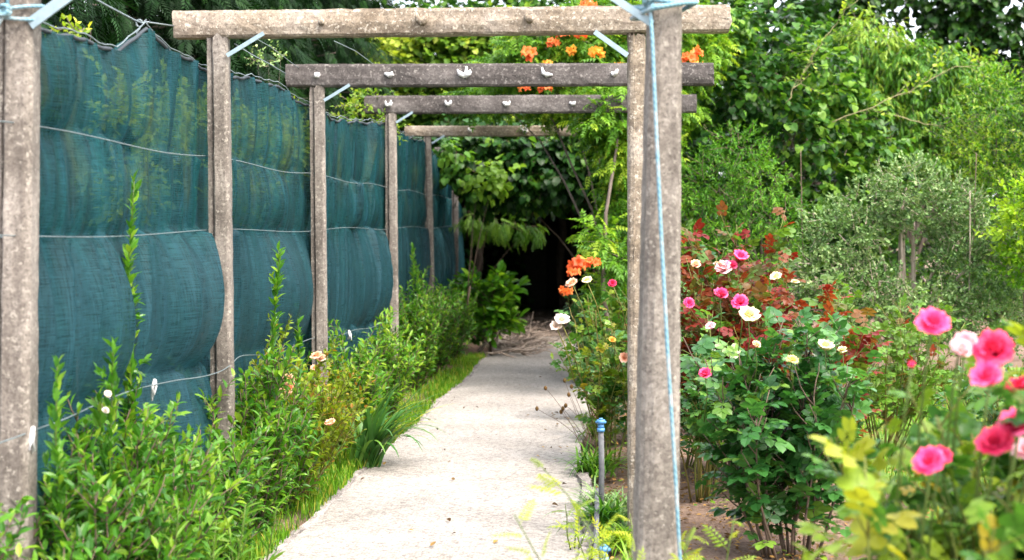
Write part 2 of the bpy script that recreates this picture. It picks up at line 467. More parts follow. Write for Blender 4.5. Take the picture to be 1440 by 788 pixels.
def strip_solid(name, fx, w, z0, z1, ys, mat, jit=.004, seed=0):
    rng = np.random.default_rng(seed)
    A = Acc(); n = len(ys)
    c = fx(ys)
    prof = [(-w / 2, z0), (-w / 2, z1 - .008), (-w / 2 + .008, z1), (w / 2 - .008, z1), (w / 2, z1 - .008), (w / 2, z0)]
    k = len(prof)
    V = np.array([[(c[q] + px + rng.normal(0, jit), ys[q], pz + rng.normal(0, jit)) for px, pz in prof] for q in range(n)]).reshape(-1, 3)
    T = []
    for q in range(n - 1):
        for p in range(k - 1):
            a = q * k + p; b2 = a + k
            T += [(a, a + 1, b2 + 1), (a, b2 + 1, b2)]
    for p in range(1, k - 1):
        T += [(0, p, p + 1), ((n - 1) * k, (n - 1) * k + p + 1, (n - 1) * k + p)]
    A.add(V, np.array(T))
    return A.build(name, mat, smooth=False)
o = strip_solid('kerb', lambda y: path_left(y) - .022, .045, -.08, .012, np.linspace(-3, 24, 380), M['kerb'], .003, 3)
tag(o, 'thin stone edging on the left of the path', kind='structure')
o = strip_solid('kerb', lambda y: path_right(y) + .03, .06, -.08, .028, np.linspace(-2, 8.3, 150), M['kerb'], .006, 4)
tag(o, 'gravelly concrete edging on the right of the path', kind='structure')
o = strip_solid('edging_board', lambda y: y * 0 - .035, .022, -.06, .10, np.linspace(4.4, 7.05, 22), M['board'], .0015, 5)
tag(o, 'low grey edging board on edge beside the near right of the path', 'edging board')

# ------------------------------------------------------------------ concrete pergola
def post_mesh(A, h, w0, w1, rot, seed, lean=(0, 0), rough=.0009, ch=.22, groove=True):
    rng = np.random.default_rng(seed)
    n = 46
    base = np.array([(-1.0, -.62), (-.62, -.66), (-.50, -.52), (-.40, -.93), (-.32, -1), (.1, -1.0), (.62, -1), (.74, -.95), (1, -.68), (1, 0), (1, 1 - ch), (1 - ch, 1), (0, 1), (-1 + ch, 1), (-1, 1 - ch), (-1, 0)]) * .5
    if not groove: base[1:5] = np.array([(-.8, -.85), (-.5, -.97), (-.45, -.99), (-.36, -1)]) * .5
    c, s = math.cos(rot), math.sin(rot)
    base = base @ np.array([[c, s], [-s, c]])
    k = len(base); V = []
    for i in range(n):
        t = i / (n - 1); z = -.15 + (h + .15) * t
        w = w0 * (1 - t) + w1 * t
        ring = base * w + rng.normal(0, rough, (k, 2)) * (2.2 if i in (n - 1, n - 2) else 1)
        V += [(x + lean[0] * t, y + lean[1] * t, z + (rng.normal(0, .012) if i == n - 1 else 0)) for x, y in ring]
    T = []
    for i in range(n - 1):
        for j in range(k):
            a, b2 = i * k + j, i * k + (j + 1) % k
            T += [(a, b2, b2 + k), (a, b2 + k, a + k)]
    V.append((lean[0], lean[1], h - .005)); m = len(V) - 1
    T += [((n - 1) * k + j, (n - 1) * k + (j + 1) % k, m) for j in range(k)]
    A.add(V, T)

def beam_mesh(A, p0, p1, h, d, seed, rough=.0017):
    """Faceted precast beam: proud lower lip, sloping upper front face."""
    rng = np.random.default_rng(seed)
    p0 = np.array(p0); p1 = np.array(p1); n = 60
    prof = [(-d * .34, h / 2), (-d * .42, h * .38), (-d * .5, -.02 * h), (-d * .5, -.16 * h), (-d * .46, -.42 * h), (-d * .36, -h / 2), (d * .36, -h / 2), (d * .5, -.3 * h), (d * .5, .2 * h), (d * .34, h / 2)]
    k = len(prof); V = []
    for i in range(n):
        t = i / (n - 1); c = p0 * (1 - t) + p1 * t
        e = 1.6 if i in (0, n - 1) else 1
        for y, z in prof:
            q = rng.normal(0, rough, 3) * e
            V.append((c[0] + q[0], c[1] + y + q[1] * .7, c[2] + z + q[2] * .6))
    T = []
    for i in range(n - 1):
        for j in range(k):
            a, b2 = i * k + j, i * k + (j + 1) % k
            T += [(a, a + k, b2 + k), (a, b2 + k, b2)]
    for j in range(1, k - 1):
        T += [(0, j, j + 1), ((n - 1) * k, (n - 1) * k + j + 1, (n - 1) * k + j)]
    A.add(V, T)

def tie_mesh(A, rng, p, s):
    """A knotted white tie looped through the hole of a beam: loose ends and a lump."""
    s = s * rng.uniform(.7, 1.2)
    for sg in ((-1, 1), (1,), (-1,), (-1, 1, .4))[rng.integers(4)]:
        e = p + np.array([sg * s * rng.uniform(.25, .55), -.012, s * rng.uniform(.15, .6)])
        m = (p + e) / 2 + np.array([sg * s * .12, -.008, -s * rng.uniform(.05, .3)])
        A.tube(np.array([p + (0, 0, -s * .2), m, e]), [.016, .013, .005], 5, rng.random())
    A.tube(np.array([p + (-s * rng.uniform(.15, .5), -.002, s * rng.uniform(-.2, .3)), p + (0, -.008, -s * .12), p + (s * rng.uniform(.15, .5), -.002, s * rng.uniform(-.2, .3))]), [.007, rng.uniform(.012, .022), .005], 6)

def ring_wire(A, c, w, z, r=.0022, rot=0., slope=0.):
    th = np.linspace(0, 2 * PI, 21)
    q = w * .74 / np.maximum(np.abs(np.cos(th)), np.abs(np.sin(th))) ** .55
    q = q * .86
    x, y = q * np.cos(th), q * np.sin(th)
    cs, sn = math.cos(rot), math.sin(rot)
    P = np.stack([c[0] + x * cs - y * sn, c[1] + x * sn + y * cs, z + slope * x], -1)
    A.tube(P, r, 4)

FR = [  # depth, left post px centre, right post px centre, beam (x0, y0, x1, y1) px, beam height m, post widths, materials
    dict(y=4.27, lx=13, rx=918, beam=(-60, -96, 1110, -112), lab='nearest concrete pergola frame, its thick right post hung with blue rope', pm='conc_warm', bm='conc_grey'),
    dict(y=6.27, lx=316, rx=897, beam=(247, 36, 1025, 27), lab='concrete pergola frame with the palest beam, second from the viewer', pm='conc_warm', bm='conc_pale'),
    dict(y=8.49, lx=452, rx=905, beam=(404, 107, 1003, 105), lab='concrete pergola frame with dark mottled beam and four white ties, third along', pm='conc_warm', bm='conc_grey'),
    dict(y=11.5, lx=553, rx=905, beam=(513, 148, 979, 146), lab='dark concrete pergola frame whose beam disappears under trumpet vine, fourth along', pm='conc_warm', bm='conc_grey'),
    dict(y=14.1, lx=608, rx=890, beam=(570, 185, 930, 184), lab='slim far pergola frame above the mouth of the leafy tunnel, fifth along', pm='conc_warm', bm='conc_pale'),
    dict(y=16.4, lx=640, rx=880, beam=(612, 214, 900, 213), lab='farthest pergola frame, half buried in the dark kiwi vine', pm='conc_grey', bm='conc_grey'),
]
rng = np.random.default_rng(11)
frames = []
for fi, f in enumerate(FR):
    y = f['y']
    L0 = at(f['lx'], 315, y)[0]; R0 = at(f['rx'], 315, y)[0]
    bx0, by0, bx1, by1 = f['beam']
    p0 = at(bx0, by0, y); p1 = at(bx1, by1, y)
    org = np.array([(L0 + R0) / 2, y, 0])
    t = thing('pergola_frame', f['lab'], 'pergola frame', org, 'concrete pergola frames over the path')
    hb = [.12, .118, .134, .145, .105, .10][fi]
    zb = (p0[2] + p1[2]) / 2
    f['zb'] = zb; f['x'] = (L0, R0)
    wl = [(.116, .1), (.092, .086), (.086, .08), (.095, .086), (.078, .072), (.075, .07)][fi]
    wr = [(.138, .09), (.084, .076), (.09, .085), (.09, .085), (.085, .08), (.08, .075)][fi]
    lean = [(.03, 0), (-.028, 0), (-.025, 0), (-.02, 0), (-.05, 0), (0, 0)][fi]
    A = Acc(); post_mesh(A, zb - hb / 2 - .004, wl[0] * 1.06, wl[1] * 1.06, .12, 20 + fi, lean)
    A.build('post', M[f['pm']], t, False, (L0 - org[0], 0, 0))
    rl = [(.037, 0), (-.006, 0), (0, 0), (0, 0), (0, 0), (0, 0)][fi]
    A = Acc(); post_mesh(A, zb - hb / 2 - .004 + (.0 if fi else .0), wr[0], wr[1], .10 if fi else .16, 40 + fi, rl, groove=False)
    A.build('post', M['conc_warm' if fi != 1 else 'conc_pale'], t, False, (R0 - org[0], 0, 0))
    A = Acc(); beam_mesh(A, p0 - org, p1 - org, hb, .10, 60 + fi)
    A.build('beam', M[f['bm']], t, False)
    # white ties through the beam's holes
    holes = {0: [], 1: [(470,)], 2: [(450,), (549,), (655,), (770,), (862,)], 3: [(548,), (632,), (712,), (805,)], 4: [(663,), (738,), (815,)], 5: [(750,)]}[fi]
    if fi == 1: holes = [(455,), (596,), (745,)]
    for (hx,) in holes:
        s = (hx - bx0) / (bx1 - bx0)
        c = p0 * (1 - s) + p1 * s - org + np.array([0, -.052, .004])
        A = Acc(); tie_mesh(A, rng, c, (.05 if fi != 1 else .035) * rng.uniform(1.2, 1.9)); A.build('tie', M['white_tie'] if fi != 1 else M['conc_pale'], t)
    # wires looped round the left post
    for z in (1.71, 1.37, .79):
        A = Acc(); ring_wire(A, (L0 - org[0] + lean[0] * z / zb, 0), wl[0] * .62, z, .0028, .45, rng.uniform(-.1, .1))
        A.build('wire_loop', M['wire'], t)
    # steel braces in the corners
    if fi < 5:
        def brace(pa, pb, w=.016):
            A = Acc(); d = unit(pb - pa); n = unit(np.cross(d, [0, 1, 0]))
            q = [pa + n * w, pa - n * w, pb - n * w, pb + n * w]
            V = [v + np.array([0, e, 0]) for e in (-.004, .004) for v in q]
            A.add(np.array(V) - org, [(0, 1, 2), (0, 2, 3), (4, 6, 5), (4, 7, 6), (0, 4, 5), (0, 5, 1), (1, 5, 6), (1, 6, 2), (2, 6, 7), (2, 7, 3), (3, 7, 4), (3, 4, 0)])
            A.build('brace', M['steel_blue'], t, False)
        dz = [.44, .17, .16, .14, .13][fi]
        brace(np.array([L0 + lean[0] + .05, y - .045, zb - hb / 2 - dz * (.55 if fi else .55)]), np.array([L0 + lean[0] + .05 + dz * (.95 if fi else .8), y - .045, zb - hb * (.35 if fi == 0 else .46)]), .017 if fi == 0 else .009)
        if fi < 2:
            brace(np.array([R0 + rl[0] - .04, y - .055, zb - hb / 2 - dz * .55]), np.array([R0 + rl[0] - .04 - dz * .85, y - .055, zb - hb * .42]), .011)
    frames.append(t)

# blue rope on the near posts
rope = Acc()
y = FR[0]['y']; R0 = FR[0]['x'][1]
P = np.array([at(912, -2, y) + (0, -.075, 0), at(916, 60, y) + (0, -.085, 0), at(921, 180, y) + (0, -.092, 0), at(928, 330, y) + (0, -.1, 0), at(936, 480, y) + (0, -.105, 0), at(946, 640, y) + (0, -.112, 0), at(955, 800, y) + (0, -.118, 0), at(958, 930, y) + (0, -.13, 0)])
rope.tube(P, .0058, 7)
for q, z in enumerate((2.085, 2.068, 2.05)):
    c = FR[0]['x'][1] + .033
    th = np.linspace(0, 2 * PI, 25); w = .078 + .004 * q
    qq = w / np.maximum(np.abs(np.cos(th)), np.abs(np.sin(th))) ** .5
    cs, sn = math.cos(.42), math.sin(.42)
    x, yy2 = qq * np.cos(th), qq * np.sin(th)
    rope.tube(np.stack([c + x * cs - yy2 * sn, y + x * sn + yy2 * cs, z + .02 * np.sin(th + q)], -1), .0075, 6)
k = at(911, 8, y) + (0, -.08, 0)
for s in range(4):
    th = np.linspace(0, 2 * PI, 12)
    rope.tube(np.stack([k[0] + .014 * np.cos(th), k[1] - .006 * s + .006 * np.sin(2 * th), k[2] + .016 * np.sin(th + s) + .006 * s], -1), .006, 5)
o = rope.build('rope', M['rope_blue'])
tag(o, 'blue rope knotted round the top of the thick near post and hanging down it', 'rope')
rope = Acc(); L0 = FR[0]['x'][0]
for q, z in enumerate((2.03, 2.045)):
    th = np.linspace(0, 2 * PI, 25); w = .072
    qq = w / np.maximum(np.abs(np.cos(th)), np.abs(np.sin(th))) ** .5
    cs, sn = math.cos(.45), math.sin(.45); x, yy2 = qq * np.cos(th), qq * np.sin(th)
    rope.tube(np.stack([L0 + .03 + x * cs - yy2 * sn, y + x * sn + yy2 * cs, z + .015 * np.sin(th * 1 + q * 2)], -1), .006, 6)
k = at(26, 22, y) + (0, -.09, 0)
for s in range(4):
    th = np.linspace(0, 2 * PI, 12)
    rope.tube(np.stack([k[0] + .013 * np.cos(th), np.full(12, k[1] - .006 * s), k[2] + .015 * np.sin(th + s)], -1), .006, 5)
rope.tube(np.array([k, at(12, 50, y) + (0, -.1, 0), at(-6, 82, y) + (0, -.11, 0), at(-30, 130, y) + (0, -.12, 0)]), .006, 6)
rope.tube(np.array([k, at(31, -5, y) + (0, -.09, 0), at(34, -40, y) + (0, -.08, 0)]), .005, 6)
o = rope.build('rope', M['rope_blue'])
tag(o, 'short blue rope knotted high on the left near post', 'rope')

# ------------------------------------------------------------------ shade-net fence
def net_mat():
    m, nt, b, out = new_mat('teal_shade_net')
    co = coords(nt, 'Object')
    n1 = noise(nt, coords(nt, 'Object', (1, 3.0, .6)), 2.2, 5, .6)
    n2 = noise(nt, coords(nt, 'Object', (1, 9, .5)), 3.5, 4, .6)
    c = ramp(nt, [(.3, (.001, .015, .019)), (.5, (.002, .039, .044)), (.7, (.004, .066, .075))], n1)
    c = mixc(nt, ramp(nt, [(.48, (0, 0, 0)), (.78, (.6, .6, .6))], n2), c, (.012, .066, .105))
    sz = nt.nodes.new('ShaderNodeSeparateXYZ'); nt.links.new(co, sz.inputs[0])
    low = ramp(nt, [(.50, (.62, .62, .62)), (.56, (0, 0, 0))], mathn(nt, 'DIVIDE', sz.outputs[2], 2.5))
    c = mixc(nt, low, c, mixc(nt, n2, (.004, .028, .038), (.022, .078, .100)))   # bluish sheen of the lower net mixed into its colour
    # woven threads: fine horizontal and vertical ribs
    wv = nt.nodes.new('ShaderNodeTexWave'); wv.bands_direction = 'Z'; wv.inputs['Scale'].default_value = 36; wv.inputs['Distortion'].default_value = 2.6; wv.inputs['Detail'].default_value = 2
    nt.links.new(co, wv.inputs['Vector'])
    wh = nt.nodes.new('ShaderNodeTexWave'); wh.bands_direction = 'Y'; wh.inputs['Scale'].default_value = 60; wh.inputs['Distortion'].default_value = 1.0
    nt.links.new(co, wh.inputs['Vector'])
    msk = ramp(nt, [(.35, (.15, .15, .15)), (.65, (1, 1, 1))], noise(nt, coords(nt, 'Object', (1, 2.2, 1.2)), 2.6, 3))
    wv2 = mathn(nt, 'ADD', mathn(nt, 'MULTIPLY', mathn(nt, 'MULTIPLY', wv.outputs['Fac'], msk), .55), mathn(nt, 'MULTIPLY', wh.outputs['Fac'], .3))
    c = mixc(nt, mathn(nt, 'MULTIPLY', wv2, .5), mixc(nt, 1.0, c, (.78, .78, .78), 'MULTIPLY'), mixc(nt, 1.0, c, (1.4, 1.3, 1.3), 'MULTIPLY'))
    # yellow-green patches painted for leaves seen through the weave
    sep = nt.nodes.new('ShaderNodeSeparateXYZ'); nt.links.new(co, sep.inputs[0])
    pz = ramp(nt, [(.58, (0, 0, 0)), (.69, (1, 1, 1)), (.76, (1, 1, 1)), (.82, (0, 0, 0))], mathn(nt, 'DIVIDE', sep.outputs[2], 2.5))
    pat = ramp(nt, [(.54, (0, 0, 0)), (.72, (.45, .45, .45))], noise(nt, coords(nt, 'Object', (1, 1.6, .8)), 2.3, 3, .5))
    pf = mathn(nt, 'MULTIPLY', pat, pz)
    c = mixc(nt, mathn(nt, 'MULTIPLY', pf, ramp(nt, [(.35, (.35, .35, .35)), (.65, (1, 1, 1))], noise(nt, coords(nt, 'Object', (1, 5, 2)), 7, 4))), c, (.11, .125, .018))
    th1 = noise(nt, coords(nt, 'Object', (1, 5, 130)), 2.0, 4, .7); th2 = noise(nt, coords(nt, 'Object', (1, 120, 6)), 2.0, 3, .7)
    thr = mathn(nt, 'ADD', mathn(nt, 'MULTIPLY', th1, .65), mathn(nt, 'MULTIPLY', th2, .45))
    c = mixc(nt, ramp(nt, [(.42, (0, 0, 0)), (.75, (1, 1, 1))], thr), mixc(nt, 1.0, c, (.72, .74, .74), 'MULTIPLY'), mixc(nt, .055, mixc(nt, 1.0, c, (1.5, 1.5, 1.5), 'MULTIPLY'), (.2, .34, .38)))
    nt.links.new(c, b.inputs['Base Color']); b.inputs['Roughness'].default_value = .5
    b.inputs['Specular IOR Level'].default_value = .16
    b.inputs['Sheen Weight'].default_value = .0; b.inputs['Sheen Roughness'].default_value = .4; b.inputs['Sheen Tint'].default_value = (.6, .85, 1, 1)
    nt.links.new(bump(nt, mathn(nt, 'ADD', wv2, mathn(nt, 'MULTIPLY', thr, 1.2)),   .5, .003), b.inputs['Normal'])
    t = nt.nodes.new('ShaderNodeBsdfTranslucent'); nt.links.new(mixc(nt, 1.0, c, (1.6, 1.6, 1.5), 'MULTIPLY'), t.inputs['Color'])
    mx = nt.nodes.new('ShaderNodeMixShader'); mx.inputs[0].default_value = .3
    nt.links.new(b.outputs[0], mx.inputs[1]); nt.links.new(t.outputs[0], mx.inputs[2])
    tr = nt.nodes.new('ShaderNodeBsdfTransparent'); tr.inputs['Color'].default_value = (.7, .9, .85, 1)
    m2 = nt.nodes.new('ShaderNodeMixShader'); nt.links.new(mathn(nt, 'MULTIPLY', ramp(nt, [(.35, (1, 1, 1)), (.6, (.25, .25, .25))], thr), .34), m2.inputs[0])
    nt.links.new(mx.outputs[0], m2.inputs[1]); nt.links.new(tr.outputs[0], m2.inputs[2])
    nt.links.new(m2.outputs[0], out.inputs['Surface'])
    return m
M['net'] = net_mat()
topY = np.array([3.4, 4.53, 4.97, 5.2, 5.5, 5.9, 6.3, 6.92, 7.66, 8.2, 8.57, 9.47, 10.5, 11.6, 12.8, 13.85, 15.6, 17.6])
topZ = np.array([2.05, 2.04, 2.045, 2.06, 2.165, 2.125, 2.11, 2.14, 2.17, 2.15, 2.12, 2.11, 2.17, 2.24, 2.2, 2.23, 2.07, 2.0])
def net_top(y):
    return np.interp(y, topY, topZ) - .018 * np.abs(np.sin(y * 5.2 + .4 * np.sin(y * 2))) + .004 * np.sin(31 * y)
def w3z(y): return np.interp(y, [3.4, 4.5, 5.6, 6.8, 8.8, 11.8, 17.6], [.80, .80, .82, .78, .72, .62, .6])
BAYS = [3.6, 4.15, 6.28, 8.49, 11.5, 14.1, 16.4, 18.2]
NETX = -1.795
NY, NZ = 2200, 84
yv = np.linspace(4.3, 17.6, NY)
rg = np.random.default_rng(5)
ph = rg.uniform(0, 6.28, 12)
top = net_top(yv)
V = np.zeros((NZ, NY, 3))
warp = yv + .05 * np.sin(yv * 4.1 + ph[0]) + .03 * np.sin(yv * 9.7 + ph[1])
FOLDS = [(rg.uniform(4.0, 18), rg.uniform(.010, .045), rg.uniform(.012, .048) * (1 if rg.random() < .8 else 1.5), rg.choice([-1, 1]), rg.uniform(0, 1, 4) ** 1.5, rg.normal(0, .05)) for _ in range(230)]
def folds(y, s, q):
    X = np.zeros_like(y)
    for c, w, a, sg, pa, sl in FOLDS:
        if pa[q] < .12: continue
        d = (y - c - sl * s * 1.0) * sg
        m = np.abs(d) < .4
        dm = d[m]; X[m] += a * pa[q] * np.where(dm > 0, np.exp(-dm / (w * .35 + .006)), np.exp(dm / (w * 2.2))) * (np.exp(-s[m] * (1.2 + 2 * pa[(q + 1) % 4])) + .35)
    return X
def pleat(y, k):
    a = np.sin(y * 26 + ph[k] + 1.2 * np.sin(y * 3.3 + ph[k + 1]))
    b2 = np.sin(y * 47 + ph[k + 2] + 1.5 * np.sin(y * 5.1))
    a = np.sign(a) * np.abs(a) ** .7
    return (.014 * a + .007 * b2) * (.55 + .45 * np.sin(y * 2.3 + ph[k + 3]))
bi = np.clip(np.searchsorted(BAYS, yv) - 1, 0, len(BAYS) - 2)
bs = (yv - np.array(BAYS)[bi]) / (np.array(BAYS)[bi + 1] - np.array(BAYS)[bi])
for r_ in range(NZ):
    f = r_ / (NZ - 1)
    z = top * (1 - f) + .12 * f
    w3 = w3z(yv)
    levels = [top, np.full(NY, 1.71) + .008 * np.sin(yv * 3), np.full(NY, 1.375) + .01 * np.sin(yv * 2 + 1), w3, np.full(NY, .1)]
    X = np.zeros(NY); dz = np.zeros(NY)
    amps = [.046, .056, .10, .06]
    for q in range(4):
        hi, lo = levels[q], levels[q + 1]
        s = np.clip((hi - z) / (hi - lo), 0, 1)
        ins = ((z <= hi + 1e-6) & (z > lo)) if q < 3 else (z <= hi)
        # sag: fullest below the middle of the panel
        b2 = np.sin(PI * s ** 1.25) ** .62
        am = amps[q] * (.62 + .38 * np.sin(yv * 1.9 + ph[q] + q)) * (.35 + .65 * np.sin(PI * np.clip(bs, 0, 1)) ** .5)
        am = am * (1 + .25 * np.sin(yv * 7.3 + ph[q + 4]))
        if q == 2:
            am = am + .12 * np.exp(-((yv - 6.02) / .40) ** 2) + .06 * np.exp(-((yv - 7.9) / .5) ** 2) + .06 * np.exp(-((yv - 10.8) / .7) ** 2) + .07 * np.exp(-((yv - 15.6) / 1.0) ** 2)
        if q == 3:
            am = am + .10 * np.exp(-((yv - 6.0) / .4) ** 2)
        gather = np.exp(-s * 5) * .8 + np.exp(-(1 - s) * 6) * .7 + .42
        pl = pleat(warp + .012 * s * np.sin(yv * 2 + q), (q * 2) % 8) * gather * (1.25 if q < 2 else .8)
        # diagonal drag folds out of the tie points
        drag = .005 * np.sin(38 * (warp - .5 * s * (bs - .5)) + ph[q]) * np.exp(-s * 2.2) * (1 if q < 3 else .4)
        X = np.where(ins, am * b2 + .35 * pl + drag + folds(yv, s, q) - .012, X)
    X = X + .0015 * np.sin(yv * 61 + z * 2)
    V[r_, :, 0] = X; V[r_, :, 1] = yv; V[r_, :, 2] = z
i, j = np.meshgrid(np.arange(NZ - 1), np.arange(NY - 1), indexing='ij'); a = (i * NY + j).ravel()
fence = thing('shade_net_fence', 'long teal shade net fence hung on wires behind the left row of posts', 'fence', (NETX, 4.3, 0))
V2 = V.reshape(-1, 3) - np.array([0, 4.3, 0])
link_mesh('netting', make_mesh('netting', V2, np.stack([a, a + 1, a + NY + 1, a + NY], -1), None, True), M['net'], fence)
# black selvedge along the net's top
hx = np.convolve(np.pad(V[0, :, 0], 30, 'edge'), np.ones(61) / 61, 'valid') + .006
A = Acc(); A.tube(np.stack([hx, yv - 4.3, top - .002], -1)[::8], .008, 6)
A.build('top_hem', plain_mat('dark_net_hem', (.02, .028, .035), .7), fence)
def wire_part(pts, r=.0026):
    A = Acc(); A.tube(np.asarray(pts) - np.array([NETX, 4.3, 0]), r, 5); return A.build('wire', M['wire'], fence)
yy = np.linspace(3.4, 17.4, 220)
wx = -1.752
wire_part(np.stack([np.full(220, wx), yy, 1.71 + .008 * np.sin(yy * 3) - .01 * np.sin(PI * ((yy - 4.2) % 2.1) / 2.1)], -1), .0025)
wire_part(np.stack([np.full(220, wx + .005), yy, 1.375 + .01 * np.sin(yy * 2 + 1)], -1), .0022)
wire_part(np.stack([wx + .03 + .09 * np.exp(-((yy - 6.05) / .55) ** 2), yy, w3z(yy) + .012 * np.sin(yy * 4) - .02 * np.abs(np.sin(yy * 1.45))], -1), .0024)
wire_part(np.stack([np.full(220, -1.78), yy, net_top(yy) + .012 + .012 * np.abs(np.sin(yy * 3.1))], -1), .0026)
th = np.linspace(0, 2 * PI, 10)
k = at(196, 33, 5.5)
lp = np.stack([k[0] + .012 * np.cos(th), np.full(10, k[1]), k[2] + .014 * np.sin(th)], -1)
wire_part(np.concatenate([[at(40, -42, 4.3), at(100, -20, 4.6), at(150, 8, 5.1), at(188, 28, 5.45)], lp, [at(205, 31, 5.6), at(247, 37, 6.27)]]), .0036)
wire_part([at(197, 40, 5.5), at(192, 46, 5.5), at(195, 52, 5.5)], .0036)
wire_part([at(330, 62, 6.27), at(352, 76, 6.9), at(382, 92, 7.5), at(402, 104, 8.4)], .003)
wire_part([at(300, 20, 6.27), at(380, 66, 7.6), at(420, 96, 8.45)], .002)
wire_part([at(470, 58, 8.0), at(500, 72, 9), at(535, 98, 10.5), at(556, 138, 11.5)], .0025)
# white tags knotted on the lowest wire
rg = np.random.default_rng(8)
for px, py, yd in ((50, 598, 4.25), (470, 468, 8.6), (512, 470, 9.5), (178, 552, 5.4)):
    A = Acc(); c = np.array([wx + .045, yd, w3z(yd) - .005]) - np.array([NETX, 4.3, 0])
    for s in range(4):
        A.tube(np.array([c + (0, 0, .008), c + (rg.uniform(-.012, .012), rg.uniform(-.012, .012), -.02), c + (rg.uniform(-.02, .02), rg.uniform(-.02, .02), -.045 - .03 * rg.random())]), [.006, .006, .003], 5)
    A.build('knotted_tag', M['white_tie'], fence)
# ------------------------------------------------------------------ foliage materials
LM = {}
LM['privet'] = leaf_mat('privet_leaf', [(0, (.014, .06, .012)), (.4, (.038, .13, .018)), (.75, (.085, .21, .024)), (1, (.19, .29, .04))], .36, .32, 1.7, .32)
LM['yellowrose'] = leaf_mat('yellowish_leaf', [(0, (.04, .075, .01)), (.3, (.10, .15, .016)), (.65, (.17, .23, .02)), (.93, (.26, .26, .03)), (1, (.25, .12, .03))], .42)
LM['iris'] = leaf_mat('strap_leaf', [(0, (.018, .06, .022)), (.6, (.045, .125, .045)), (.9, (.10, .19, .05)), (1, (.3, .3, .06))], .4, .2)
LM['laurel'] = leaf_mat('laurel_leaf', [(0, (.012, .05, .01)), (.45, (.04, .13, .018)), (.8, (.10, .24, .025)), (1, (.2, .34, .04))], .3)
LM['vine'] = leaf_mat('round_vine_leaf', [(0, (.010, .04, .013)), (.4, (.03, .095, .022)), (.75, (.07, .165, .032)), (1, (.16, .27, .055))], .42)
LM['darkvine'] = leaf_mat('dark_vine_leaf', [(0, (.006, .022, .008)), (.6, (.014, .055, .016)), (1, (.04, .11, .03))], .4, .15)
LM['trumpet'] = leaf_mat('trumpet_vine_leaf', [(0, (.028, .085, .012)), (.45, (.075, .18, .02)), (.8, (.15, .27, .028)), (1, (.28, .36, .05))], .42)
LM['conifer'] = leaf_mat('conifer_spray', [(0, (.002, .010, .004)), (.5, (.006, .026, .008)), (.85, (.018, .062, .012)), (1, (.05, .12, .02))], .6, .12, 1.6, .12)
LM['hazel'] = leaf_mat('light_leaf', [(0, (.03, .075, .014)), (.45, (.08, .16, .022)), (.8, (.17, .26, .04)), (1, (.27, .32, .07))], .45)
LM['peach'] = leaf_mat('drooping_leaf', [(0, (.014, .055, .010)), (.45, (.045, .13, .018)), (.8, (.10, .21, .03)), (1, (.2, .28, .06))], .4)
LM['darktree'] = leaf_mat('dark_tree_leaf', [(0, (.005, .018, .006)), (.55, (.013, .046, .011)), (1, (.045, .11, .018))], .42, .2)
LM['hedge'] = leaf_mat('small_hedge_leaf', [(0, (.014, .05, .008)), (.4, (.042, .125, .014)), (.75, (.105, .21, .022)), (1, (.21, .29, .05))], .4)
LM['grey'] = leaf_mat('grey_green_leaf', [(0, (.045, .095, .045)), (.45, (.115, .19, .10)), (.8, (.21, .29, .19)), (1, (.34, .39, .31))], .5, .15)
LM['fine'] = leaf_mat('fine_green_leaf', [(0, (.02, .07, .010)), (.5, (.055, .165, .022)), (1, (.13, .27, .04))], .45)
LM['rose'] = leaf_mat('rose_leaf', [(0, (.012, .05, .018)), (.4, (.028, .105, .038)), (.75, (.065, .165, .06)), (1, (.15, .25, .06))], .33, .3, 1.7, .4)
LM['rosered'] = leaf_mat('red_rose_leaf', [(0, (.15, .010, .014)), (.3, (.22, .032, .022)), (.5, (.13, .060, .028)), (.65, (.06, .10, .025)), (1, (.085, .17, .035))], .38)
LM['roseyellow'] = leaf_mat('olive_rose_leaf', [(0, (.02, .07, .02)), (.4, (.055, .14, .03)), (.65, (.14, .20, .025)), (.85, (.23, .235, .03)), (1, (.26, .19, .03))], .38)
LM['sprout'] = leaf_mat('yellow_sprout_leaf', [(0, (.10, .17, .02)), (.5, (.23, .29, .03)), (1, (.40, .40, .07))], .45, .4)
LM['lav'] = leaf_mat('lavender_leaf', [(0, (.07, .12, .075)), (.6, (.15, .22, .14)), (1, (.24, .30, .2))], .55, .15)
LM['grass'] = leaf_mat('grass_blade', [(0, (.03, .09, .008)), (.5, (.085, .2, .015)), (.85, (.16, .28, .025)), (1, (.3, .28, .08))], .45, .35)
LM['lime'] = leaf_mat('lime_leaf', [(0, (.05, .13, .01)), (.5, (.14, .26, .02)), (1, (.26, .36, .04))], .42)
LM['dry'] = leaf_mat('dry_leaf', [(0, (.06, .03, .018)), (.5, (.16, .085, .045)), (1, (.30, .17, .08))], .7, .1)
M['stem_green'] = leaf_mat('green_stem', [(0, (.03, .06, .018)), (1, (.09, .12, .04))], .55, 0)
M['stem_brown'] = bark_mat('brown_twig', (.055, .035, .024), (.14, .095, .065))
M['stem_red'] = leaf_mat('reddish_cane', [(0, (.12, .06, .045)), (.5, (.14, .13, .05)), (1, (.09, .13, .045))], .5, 0)
M['bark'] = bark_mat('grey_bark', (.07, .052, .04), (.17, .135, .11))
M['bark_pale'] = bark_mat('pale_bark', (.24, .18, .14), (.42, .35, .29))
PM = {}
PM['pink'] = petal_mat('hot_pink_petal', [(0, (.62, .018, .12)), (.6, (.80, .05, .22)), (1, (.88, .22, .42))])
PM['red'] = petal_mat('crimson_pink_petal', [(0, (.52, .008, .06)), (.6, (.74, .03, .13)), (1, (.85, .12, .26))])
PM['pale'] = petal_mat('pale_pink_petal', [(0, (.80, .30, .46)), (.6, (.86, .48, .62)), (1, (.9, .7, .78))])
